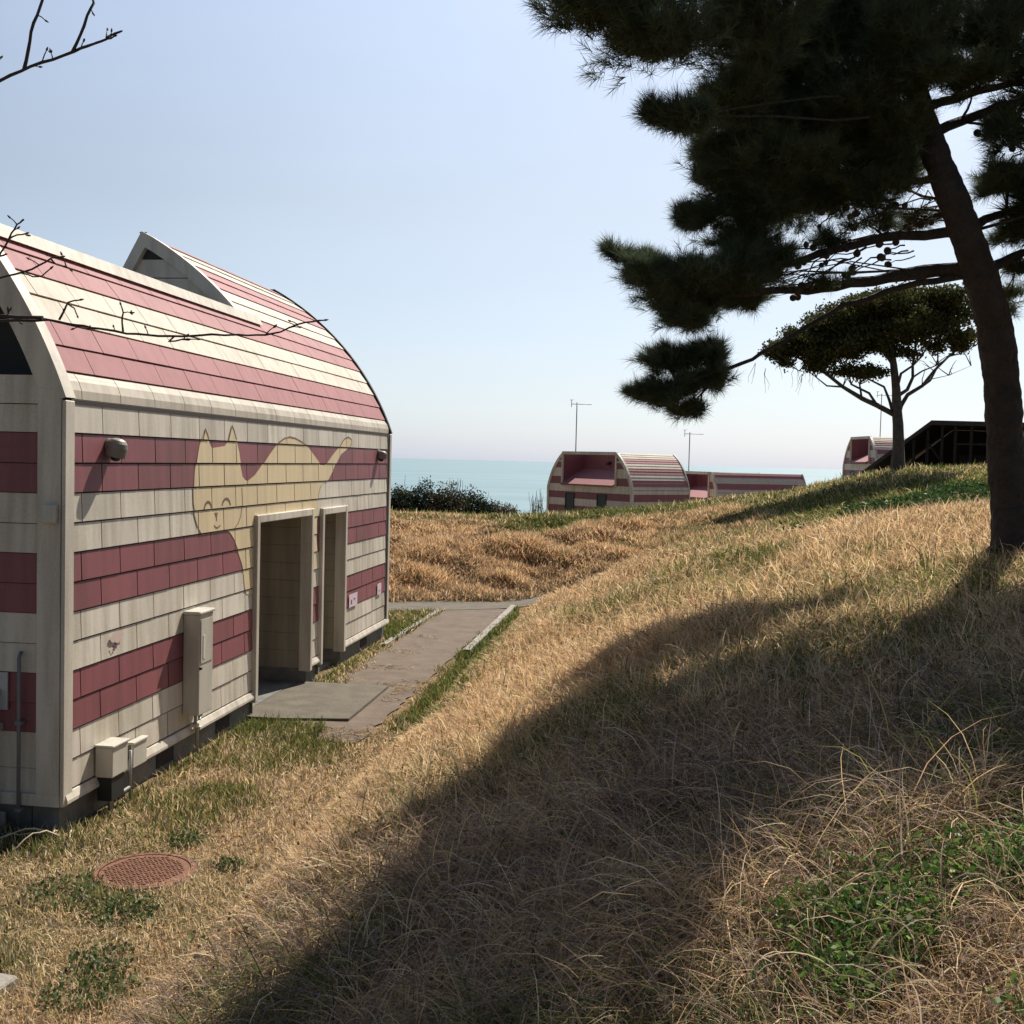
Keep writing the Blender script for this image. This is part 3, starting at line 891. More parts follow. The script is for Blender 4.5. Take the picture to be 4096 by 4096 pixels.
# lamps on the wall
def lathe(mb, prof, c, axis, seg=20, mi=0):
    axis = Vector(axis).normalized(); a = Vector((0, 0, 1)) if abs(axis.z) < .9 else Vector((1, 0, 0))
    u = (a-axis*a.dot(axis)).normalized(); v = axis.cross(u); c = Vector(c)
    L_ = [[c+axis*h+(u*math.cos(2*math.pi*k/seg)+v*math.sin(2*math.pi*k/seg))*r for k in range(seg)] for r, h in prof]
    for i in range(len(L_)-1):
        for k in range(seg):
            j = (k+1) % seg
            mb.face([L_[i][k], L_[i][j], L_[i+1][j], L_[i+1][k]], mi, True)
for t, z, s_ in ((.62, 2.635, 1.0), (8.78, 2.655, .8)):
    mb = MB()
    lathe(mb, [(.0, .085), (.03, .083), (.055, .072), (.073, .05), (.082, .015), (.084, -.06), (.077, -.06), (.072, .0), (.05, .05), (.0, .065)], (t, -.082*s_, z+.02), (0, -.25, 1))
    mb.v = [((x-t)*s_+t, (y+.0), (zz-z)*s_+z) for x, y, zz in mb.v]
    lamp = mb.build('wall_lamp', M['lamp_metal'], house)
    mb = MB()
    lathe(mb, [(.0, -.10), (.03, -.09), (.048, -.055), (.046, -.0), (.03, .03)], (t, -.082*s_, z+.02), (0, -.1, 1), 14)
    mb.build('bulb', M['glass_dark'], lamp)
    mb = MB(); mb.tube([(t, -.02, z+.05), (t, -.06*s_, z+.07)], .022*s_, 10); lathe(mb, [(.0, .035), (.05, .03), (.055, .0)], (t, -.012, z+.05), (0, -1, 0), 14)
    mb.build('bracket', M['lamp_metal'], lamp)

# meter cabinet
mb = MB(); mb.box((2.02, -.17, .22), (2.33, -.012, 1.155), 0, .008)
cab = mb.build('meter_cabinet', M['box_grey'], house)
mb = MB(); mb.box((2.005, -.185, 1.157), (2.345, -.01, 1.185), 0, .008); mb.build('cabinet_lid', M['box_paint'], cab)
mb = MB(); mb.box((2.045, -.176, .70), (2.305, -.1715, 1.11), 0, .002); cd = mb.build('cabinet_door', M['box_grey'], cab)
mb = MB(); mb.box((2.09, -.180, .74), (2.135, -.1765, .96)); mb.build('window', M['glass_bulb'], cd)
mb = MB(); mb.tube([(2.035, -.19, .66), (2.035, -.17, .66)], .014, 8); mb.build('latch', M['black'], cab)
mb = MB()
mb.tube([(2.16, -.08, .22), (2.16, -.08, .10), (2.18, -.085, .06), (2.20, -.085, -.28)], .016, 8)
mb.tube([(2.24, -.08, .22), (2.24, -.08, .14), (2.30, -.06, .12), (2.34, -.06, .155), (2.34, -.06, .22)], .011, 8)
mb.build('conduit', M['metal'], cab)
mb = MB()
for p in ((2.15, .10), (2.23, .06)): mb.box((p[0]-.03, -.11, p[1]-.015), (p[0]+.03, -.05, p[1]+.015), 0, .004)
mb.build('clamp', M['box_paint'], cab)
# valve box low on the wall
mb = MB(); mb.box((.44, -.165, .09), (.69, -.02, .325), 0, .006)
vb = mb.build('valve_box', M['box_paint'], house)
mb = MB(); mb.box((.43, -.178, .327), (.70, -.015, .345), 0, .005); mb.build('lid', M['box_paint'], vb)
mb = MB(); mb.box((.96, -.075, .02), (1.20, -.05, .215), 0, .004); mb.box((.95, -.085, .216), (1.21, -.02, .236), 0, .004); mb.build('side_box', M['box_paint'], vb)
mb = MB()
mb.tube([(.50, -.12, .09), (.50, -.12, -.24)], .02, 10); mb.tube([(.60, -.11, .09), (.60, -.11, -.05), (.70, -.11, -.10), (.84, -.10, -.10)], .014, 8)
mb.tube([(.86, -.10, .2), (.86, -.10, -.22)], .013, 8)
mb.build('pipe', M['metal'], vb)
mb = MB(); mb.box((.46, -.15, -.10), (.66, -.03, .085), 0); mb.build('inner_valve', M['black'], vb)
# pipes and junction box on the end wall
mb = MB(); mb.tube([(-.06, .31, -.3), (-.06, .31, 1.10), (-.03, .31, 1.14)], .014, 8)
for z in (-.05, .6): mb.box((-.075, .285, z), (-.018, .335, z+.03))
mb.build('drain_pipe', M['grey_trim'], house)
mb = MB(); mb.tube([(-.09, .50, -.3), (-.09, .50, .78), (-.07, .50, .83), (-.02, .50, .84)], .028, 10)
mb.box((-.11, .46, .55), (-.018, .54, .60)); mb.box((-.03, .42, .70), (-.018, .58, .98))
mb.build('drain_pipe', M['galv'], house)
mb = MB(); mb.box((-.085, .02, 2.10), (-.038, .13, 2.24), 0, .008); mb.build('junction_box', M['box_paint'], house)
mb = MB(); mb.box((-.06, .42, -.22), (-.03, .58, -.06), 0, .01); mb.build('drain_cover', M['stone'], house)
# notices and marks on the boards
mb = MB(); mb.box((7.33, -.026, .53), (7.74, -.021, .71)); pn = mb.build('notice', M['paper'], house)
mb = MB(); mb.box((7.42, -.0275, .57), (7.47, -.0265, .63)); mb.build('mark', M['ink'], pn)
mb = MB(); mb.box((7.55, -.0275, .62), (7.63, -.0265, .64)); mb.build('mark', M['ink'], pn)
mb = MB(); mb.box((8.84, -.026, .53), (9.07, -.021, .70)); pn = mb.build('notice', M['paper'], house)
mb = MB(); mb.box((8.92, -.0275, .585), (8.98, -.0265, .60)); mb.build('mark', M['ink'], pn)
mb = MB()
def blot(c, r, y, n=16):
    mb.face([(c[0]+r[0]*math.cos(6.283*k/n)*random.uniform(.7, 1.1), y, c[1]+r[1]*math.sin(6.283*k/n)*random.uniform(.7, 1.1)) for k in range(n)])
blot((.78, 1.145), (.13, .055), -.0215); pk = mb.build('pink_smudge', M['pink_stain'], house)
for c in ((.70, 1.078), (.75, 1.06), (.765, 1.085), (.72, 1.05)):
    mb = MB(); blot(c, (.014, .016), -.0235, 8); mb.build('mark', M['ink'], pk)

# ------------------------------------------------------------------ smaller houses beyond the crest, same family
def far_house(label, corner, heading, zb, Lh, Wh, rows, kx, antenna, sr_post, zc=3.22, scale=1.0):
    """kx squeezes the roof curve sideways; rows = courses of roof boards before the flat top"""
    root = empty('barrel_house', (corner[0], corner[1], zb), math.pi/2-heading)
    root.scale = (scale,)*3
    tag(root, label, 'house', 'striped barrel houses beyond the hill crest')
    rl = A_RIDGE/14; a_top = rows*rl
    ztop = arc(a_top)[1]
    so = lambda z: s_out(z)*kx
    RC = [0, 1, 1, 0, 0, 1, 1, 0, 0, 1, 1, 0, 0, 0]
    for mir in (0, 1):
        mb = MB()
        g = lambda s: Wh-s if mir else s
        bands = [(0, .535, 0), (.535, .979, 1), (.979, 1.424, 0), (1.424, 1.868, 1), (1.868, 2.313, 0), (2.313, 2.757, 1), (2.757, EAVE, 0)]
        for z0, z1, mi in bands:
            zm = (z0+z1)/2
            for a, b in ((z0, zm), (zm, z1)):
                mb.face([(.08, g(-.016), a), (Lh, g(-.016), a), (Lh, g(0), b), (.08, g(0), b)], mi)
                mb.face([(.08, g(.01), a), (Lh, g(.01), a), (Lh, g(-.016), a), (.08, g(-.016), a)], mi)
        mb.face([(.08, g(.012), 0), (Lh, g(.012), 0), (Lh, g(.012), EAVE+.04), (.08, g(.012), EAVE+.04)], 1)
        mb.build('side_wall', [M['cream'], M['maroon']], root)
        mb = MB()
        for r in range(rows):
            s0, z0 = arc(r*rl); s1, z1 = arc((r+1)*rl)
            n0 = arc_n(r*rl)
            mb.face([(.08, g(s0*kx+n0[0]*.02), z0+n0[1]*.02), (Lh, g(s0*kx+n0[0]*.02), z0+n0[1]*.02), (Lh, g(s1*kx), z1), (.08, g(s1*kx), z1)], RC[r])
            mb.face([(.08, g(s0*kx), z0), (Lh, g(s0*kx), z0), (Lh, g(s0*kx+n0[0]*.02), z0+n0[1]*.02), (.08, g(s0*kx+n0[0]*.02), z0+n0[1]*.02)], RC[r])
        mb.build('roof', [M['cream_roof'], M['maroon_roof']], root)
        # pale rake trim on the front and back edge
        for t0, t1 in ((-.06, .09), (Lh-.02, Lh+.06)):
            mb = MB()
            aa = np.linspace(0, a_top, 12)
            O = [(0-.04, -.2)]+[(arc(a)[0]*kx+arc_n(a)[0]*.05, arc(a)[1]+arc_n(a)[1]*.05) for a in aa]
            I = [(.14, -.2)]+[(arc(a)[0]*kx-arc_n(a)[0]*.14, arc(a)[1]-arc_n(a)[1]*.14) for a in aa]
            for i in range(len(O)-1):
                a, b, c, d = I[i], I[i+1], O[i+1], O[i]
                for q in ([(t0, a), (t0, b), (t0, c), (t0, d)], [(t1, d), (t1, c), (t1, b), (t1, a)], [(t0, d), (t0, c), (t1, c), (t1, d)], [(t0, b), (t0, a), (t1, a), (t1, b)]):
                    mb.face([(t, g(p[0]), p[1]) for t, p in q])
            mb.build('rake_trim', M['trim'], root)
    st = arc(a_top)[0]*kx
    mb = MB()
    mb.box((1.85, st, ztop-.16), (Lh, Wh-st, ztop-.01)); mb.build('flat_roof', M['grey_panel'], root)
    # front: striped cheeks each side of a deep maroon alcove
    ps = max(st, sr_post)
    fr = [(0, .535, 0), (.535, .979, 1), (.979, 1.424, 0), (1.424, 1.868, 1), (1.868, 2.313, 0), (2.313, 2.757, 1), (2.757, 3.22, 0), (3.22, 3.70, 1), (3.70, 4.25, 0), (4.25, 4.62, 1), (4.62, 4.75, 0), (4.75, ztop, 2)]
    mb = MB()
    for z0, z1, mi in fr:
        z1 = min(z1, ztop-.02)
        if z1 <= z0: continue
        cuts = [z0]+([zc] if z0 < zc < z1 else [])+[z1]
        for c, d in zip(cuts[:-1], cuts[1:]):
            n = 1 if d <= EAVE else 4
            for k in range(n):
                a, b = c+(d-c)*k/n, c+(d-c)*(k+1)/n
                if d <= zc+.001:
                    mb.face([(0, .02, a), (0, .02, b), (0, Wh-.02, b), (0, Wh-.02, a)], mi)
                else:
                    mb.face([(0, so(a)+.02, a), (0, so(b)+.02, b), (0, ps, b), (0, ps, a)], mi)
                    mb.face([(0, Wh-ps, a), (0, Wh-ps, b), (0, Wh-so(b)-.02, b), (0, Wh-so(a)-.02, a)], mi)
    mb.build('front_wall', [M['cream'], M['maroon'], M['dark_panel']], root)
    mb = MB()
    for z0, z1, mi in fr:
        z1 = min(z1, ztop-.02)
        if z1 <= z0: continue
        for k in range(4):
            a, b = z0+(z1-z0)*k/4, z0+(z1-z0)*(k+1)/4
            mb.face([(Lh-.02, so(a)+.02, a), (Lh-.02, Wh-so(a)-.02, a), (Lh-.02, Wh-so(b)-.02, b), (Lh-.02, so(b)+.02, b)], mi)
    mb.build('back_wall', [M['cream'], M['maroon'], M['dark_panel']], root)
    mb = MB()
    slope = max(0, min(.75, ztop-zc-1.2))
    q0, q1, dpt = ps+.02, Wh-ps-.02, 1.8
    mb.face([(dpt, q0, zc), (dpt, q1, zc), (dpt, q1, ztop), (dpt, q0, ztop)])
    mb.face([(.01, q0, zc), (dpt, q0, zc), (dpt, q0, ztop-.02), (.01, q0, ztop-.02)])
    mb.face([(.01, q1, zc), (dpt, q1, zc), (dpt, q1, ztop-.02), (.01, q1, ztop-.02)])
    mb.face([(-.25, q0, zc+.03), (dpt-.01, q0, zc+.26+slope), (dpt-.01, q1, zc+.26+slope), (-.25, q1, zc+.03)], 1)
    mb.face([(-.25, q0, zc-.07), (-.25, q0, zc+.03), (-.25, q1, zc+.03), (-.25, q1, zc-.07)])
    al = mb.build('alcove', [M['maroon'], M['maroon_roof']], root)
    mb = MB(); lathe(mb, [(0, .14), (.12, .1), (.15, .0), (.14, -.06), (0, -.05)], (dpt-.12, Wh*.5, zc+1.35), (-.4, 0, 1), 10); mb.build('alcove_lamp', M['black'], al)
    mb = MB()
    for s in (ps-.10, Wh-ps): mb.box((-.10, s, zc-.1), (.08, s+.10, ztop+.02))
    mb.box((-.12, ps+.001, ztop-.14), (.12, Wh-ps-.001, ztop+.05))
    mb.build('alcove_frame', M['trim'], root)
    for i, s in enumerate((Wh*.72, Wh*.34)):
        mb = MB()
        z0, z1 = (.6, 2.66) if i == 0 else (1.75, 2.66)
        for a in (s-.42, s+.36): mb.box((-.05, a, z0), (.02, a+.06, z1))
        mb.box((-.05, s-.36, z1-.07), (.02, s+.36, z1)); mb.box((-.05, s-.36, z0), (.02, s+.36, z0+.07))
        wn = mb.build('door' if i == 0 else 'window', M['dark_panel'], root)
        mb = MB(); mb.box((-.02, s-.36, z0+.07), (.01, s+.36, z1-.07)); mb.build('pane', M['glass_dark'], wn)
    if antenna:
        t, s, hgt = antenna
        mb = MB()
        mb.tube([(t, s, ztop-.1), (t, s, ztop+hgt)], .035, 8)
        an = mb.build('antenna', M['galv'], root)
        mb = MB()
        z = ztop+hgt-.12; u = Vector((math.sin(heading), -math.cos(heading), 0))   # boom across the view
        bx = Vector((math.cos(0), math.sin(0), 0))
        ca, sa = math.cos(math.pi/2-heading), math.sin(math.pi/2-heading)
        loc = lambda wx, wy: Vector((wx*ca+wy*sa, -wx*sa+wy*ca, 0))                 # world -> local direction
        bd = loc(1, .15); ed = loc(-.15, 1)
        c = Vector((t, s, z))
        mb.tube([c-bd*.35, c+bd*.95], .022, 6)
        for k in range(6):
            p = c-bd*.3+bd*.24*k; ln = .42-.03*k
            mb.tube([p-ed*ln, p+ed*ln], .010, 5)
        mb.tube([c-bd*.35+Vector((0, 0, .28)), c-bd*.35-Vector((0, 0, .2))], .022, 6)
        mb.tube([c-bd*.45+Vector((0, 0, .25)), c-bd*.2+Vector((0, 0, .28))], .018, 6)
        mb.build('antenna_arm', M['galv'], an)
    return root
def pix(px, py, Y):               # a point of the picture at depth Y, used to read off real positions
    d = Fw + Rt*((px-966)/2086.6) - Up*((py-966)/2086.6)
    return d*(Y/d.y)
p = pix(1194, 900, 66); far_house('striped barrel house with a wide maroon alcove and tall antenna, leftmost beyond the crest', (p.x, p.y), R_(51), pix(1150, 853, 66).z-5.26, 5.0, 7.7, 14, .75, (.7, 5.9, 3.2), 1.45)
p = pix(1352, 930, 72); far_house('low striped barrel house behind the hill, between its tall neighbour and the spreading tree', (p.x, p.y), R_(66), pix(1352, 893, 72).z-4.27, 7.3, 6.0, 7, .8, (.4, 4.0, 2.7), .9, 2.6)
p = pix(1655, 900, 80); far_house('distant striped barrel house standing half hidden behind the spreading tree and dark shelter', (p.x, p.y), R_(88), pix(1640, 822, 80).z-5.26, 7.5, 7.4, 14, .9, (1.9, 4.9, 3.4), 1.5, 3.35)

# ------------------------------------------------------------------ dark open shelter on the rise
SY = 40.0
sh = empty('open_shelter', (pix(1760, 885, SY).x, SY, h1(pix(1760, 885, SY).x, SY)))
tag(sh, 'dark timber shelter with a sloping roof on the rise behind the pine trunk', 'shelter')
o = Vector(sh.location)
SHA = R_(30)                                     # the shelter is turned, its depth runs away to the right
sh.rotation_euler = (0, 0, -SHA)
def sp(px, py, dy=0.0):
    d = pix(px, py, 1.0)
    nrm = Vector((math.sin(SHA), math.cos(SHA), 0))
    q = d*(o.dot(nrm)/d.dot(nrm))-o
    return (q.x*math.cos(SHA)-q.y*math.sin(SHA), dy, q.z)
mb = MB()
prof_ = [sp(1632, 889), sp(1762, 794), sp(1960, 799)]
th = .16
for (a, b) in zip(prof_[:-1], prof_[1:]):
    lo = [(a[0], -.5, a[2]-th), (b[0], -.5, b[2]-th), (b[0], -.5, b[2]), (a[0], -.5, a[2])]
    hi = [(x, 6.0, z) for x, _, z in lo]
    mb.prism(None, lo, hi)
mb.build('roof', M['roof_dark'], sh)
mb = MB()
x0, x1 = prof_[0][0]+.6, prof_[2][0]-.1
gz0 = -1.0
mb.face([(x0, 4.5, gz0), (x1, 4.5, gz0), (x1, 4.5, prof_[2][2]-th-.02), (prof_[1][0], 4.5, prof_[1][2]-th-.02), (x0, 4.5, prof_[0][2]+.2)])
mb.face([(x1, .2, gz0), (x1, 4.5, gz0), (x1, 4.5, prof_[2][2]-th), (x1, .2, prof_[2][2]-th)])
mb.build('wall', M['wood_dark'], sh)
for pxx in (1722, 1748, 1775, 1800, 1830, 1862, 1900):
    a = sp(pxx, 890); zt = np.interp(a[0], [prof_[0][0], prof_[1][0], prof_[2][0]], [prof_[0][2], prof_[1][2], prof_[2][2]])-th-.01
    mb = MB(); mb.box((a[0]-.05, -.05, gz0), (a[0]+.05, .05, zt), 0, .01); mb.build('post', M['wood_dark'], sh)
mb = MB()
a, b = sp(1800, 838), sp(1935, 838)
mb.box((a[0], -.09, a[2]-.03), (b[0], -.055, a[2]+.03)); mb.build('rail', M['wood_dark'], sh)
mb = MB(); c, d = sp(1775, 870), sp(1748, 830)
mb.tube([(c[0], -.08, c[2]), (d[0], -.08, d[2])], .035, 6); mb.build('brace', M['wood_dark'], sh)
mb = MB()
c = sp(1870, 868)
mb.box((c[0]-1.2, 1.0, gz0), (c[0]+.9, 2.2, c[2]+.1)); mb.box((c[0]-1.3, .9, c[2]+.1), (c[0]+1.0, 2.3, c[2]+.17)); mb.build('bench', M['wood_dark'], sh)

# ------------------------------------------------------------------ small things on the lawn
mx, my = -2.43, 7.384; mz = h1(mx, my)+.006
mh = empty('manhole_cover', (mx, my, mz))
tag(mh, 'round rusty iron manhole cover set in the lawn before the house', 'manhole cover')
mb = MB()
lathe(mb, [(.0, .012), (.292, .012), (.298, .006), (.298, -.05)], (0, 0, 0), (0, 0, 1), 48)
rr = .03
for i in range(-9, 10):                          # raised tread studs, in a staggered pattern
    for j in range(-10, 11):
        x = i*rr + (rr/2 if j % 2 else 0); y = j*rr*.9
        if math.hypot(x, y) < .262:
            e = .0115 if (i+j) % 2 else .010
            mb.box((x-e, y-e*.55, .012), (x+e, y+e*.55, .0175)) if (i+j) % 3 else mb.box((x-e*.55, y-e, .012), (x+e*.55, y+e, .0175))
mb.build('lid', M['rust'], mh)
mb = MB(); lathe(mb, [(.302, -.05), (.302, .014), (.335, .014), (.342, .006), (.342, -.05)], (0, 0, 0), (0, 0, 1), 48); mb.build('rim', M['rust'], mh)
mb = MB(); lathe(mb, [(.345, -.05), (.345, .004), (.375, .0), (.38, -.05)], (0, 0, 0), (0, 0, 1), 40); mb.build('collar', M['concrete'], mh)

mb = MB(); bx, by = -2.79, 5.68
mb.box((-.32, -.12, -.1), (.20, .14, .055), 0, .012)
ob = mb.build('concrete_block', M['kerb'], None, (bx, by, GZ)); ob.rotation_euler = (0, 0, -.25)
tag(ob, 'pale concrete block lying flat in the lawn at the lower left corner', 'block')

# ------------------------------------------------------------------ trees
def leaf_tris(C, size, k, up=0.0, flat=1.0, cols=None, seed=1):
    """k small kite-shaped leaves round every centre"""
    g = np.random.default_rng(seed)
    n = len(C)*k
    P = np.repeat(C, k, 0) + g.normal(0, 1, (n, 3))*np.array([1, 1, flat])*size*1.2
    d = g.normal(0, 1, (n, 3)); d[:, 2] += up; d /= np.linalg.norm(d, axis=1)[:, None]
    s = np.cross(d, g.normal(0, 1, (n, 3))); s /= np.linalg.norm(s, axis=1)[:, None]
    l = (size*g.uniform(.6, 1.3, n))[:, None]
    V = np.stack([P-d*l*.5, P+s*l*.32, P+d*l*.55, P-s*l*.32], 1).reshape(-1, 3)
    b = np.arange(n)*4
    T = np.concatenate([np.stack([b, b+1, b+2], 1), np.stack([b, b+2, b+3], 1)])
    c = np.repeat(np.repeat(cols, k, 0)*g.uniform(.75, 1.25, (n, 1)), 4, 0)
    return V, T, c
def needle_tufts(C, Dv, k, ln, wd, cols, seed=1):
    g = np.random.default_rng(seed)
    n = len(C)*k
    P = np.repeat(C, k, 0)
    d = np.repeat(Dv, k, 0) + g.normal(0, .62, (n, 3)); d /= np.linalg.norm(d, axis=1)[:, None]
    P = P + np.repeat(Dv, k, 0)*g.uniform(-.06, .05, (n, 1))
    s = np.cross(d, g.normal(0, 1, (n, 3))); s /= np.linalg.norm(s, axis=1)[:, None]
    l = (ln*g.uniform(.6, 1.2, n))[:, None]
    V = np.stack([P+s*wd*.5, P-s*wd*.5, P+d*l], 1).reshape(-1, 3)
    T = np.arange(n*3).reshape(-1, 3)
    c = np.repeat(np.repeat(cols, k, 0)*g.uniform(.7, 1.3, (n, 1)), 3, 0)
    return V, T, c

def bent(a, b, sag=0.0, n=6, jit=.04, g=random):
    a, b = Vector(a), Vector(b); out = []
    L_ = (b-a).length
    for i in range(n+1):
        u = i/n
        p = a.lerp(b, u); p.z += sag*L_*4*u*(1-u)
        if 0 < i < n: p += Vector((g.uniform(-1, 1), g.uniform(-1, 1), g.uniform(-1, 1)))*jit*L_
        out.append(p)
    return out

# the big pine: trunk leans left as it climbs
PY = 10.0
base = pix(1925, 1046, PY); base = Vector((base.x, PY, h1(base.x, PY)))
pine = empty('pine_tree', base)
tag(pine, 'tall dark pine with a leaning trunk and spiky needles on the right slope', 'tree')
def PL(px, py, dy=0.0):
    q = pix(px, py, PY+dy); return Vector(q)-base
tr_px = [(1932, 1075, .36), (1924, 1040, .25), (1908, 960, .175), (1898, 850, .158), (1890, 720, .152), (1876, 610, .148), (1850, 520, .142), (1822, 440, .132), (1796, 370, .122), (1768, 300, .112), (1742, 220, .10), (1718, 130, .09), (1700, 40, .08), (1682, -70, .068), (1660, -220, .055), (1640, -400, .04), (1620, -560, .02)]
mb = MB()
tp = [PL(a, b, .25*math.sin(i*.6)-.15) for i, (a, b, r) in enumerate(tr_px)]
tp[0] = Vector((tp[0].x, tp[0].y, -.45))
# finer resampling for bark relief
fp, fr = [], []
for i in range(len(tp)-1):
    for q in range(6):
        fp.append(tp[i].lerp(tp[i+1], q/6)); fr.append((tr_px[i][2]*(1-q/6)+tr_px[i+1][2]*q/6)*random.uniform(.96, 1.05))
FP, FR = [], []
for a_i in range(len(fp)-1):
    for q in range(4): FP.append(fp[a_i].lerp(fp[a_i+1], q/4)); FR.append(fr[a_i]*(1-q/4)+fr[a_i+1]*q/4)
n0 = len(mb.v); SEG = 56
mb.tube(FP, FR, SEG, 0, True, True, 0)
vv = np.array(mb.v[n0:]).reshape(len(FP), SEG, 3); cc = np.array(FP)[:, None, :]
kk, ii = np.meshgrid(np.arange(SEG), np.arange(len(FP)))
hgt_ = np.cumsum([0]+[(b-a).length for a, b in zip(FP[:-1], FP[1:])])[ii]
ridge = 1-np.abs(vnoise(np.cos(kk*6.2832/SEG)*.9+hgt_*.25+5, np.sin(kk*6.2832/SEG)*.9+hgt_*1.1, .22, 201, 3)-.5)*4
ridge2 = vnoise(kk*.34+vnoise(hgt_*9, kk*0, 1, 202)*2, hgt_*11, 1.0, 203, 2)
amp = (.030*(ridge-.4)+.10*(ridge2-.5))
vv = cc+(vv-cc)*(1+amp[:, :, None]*1.2)
mb.v[n0:] = [tuple(p) for p in vv.reshape(-1, 3)]
for k in range(5):                                # root flare
    an = k*1.256+.4
    mb.tube([(0.02*math.cos(an), .02*math.sin(an), .28), (.17*math.cos(an), .17*math.sin(an), .08), (.42*math.cos(an), .42*math.sin(an), -.10), (.7*math.cos(an), .7*math.sin(an), -.35)], [.10, .10, .07, .03], 8, 0, True, True, .1)
mb.build('trunk', M['bark'], pine)
def trunk_at(py):
    ys = [t[1] for t in tr_px]
    for i in range(len(ys)-1):
        if ys[i] >= py >= ys[i+1]:
            u = (ys[i]-py)/(ys[i]-ys[i+1]); return tp[i].lerp(tp[i+1], u)
    return tp[-1]
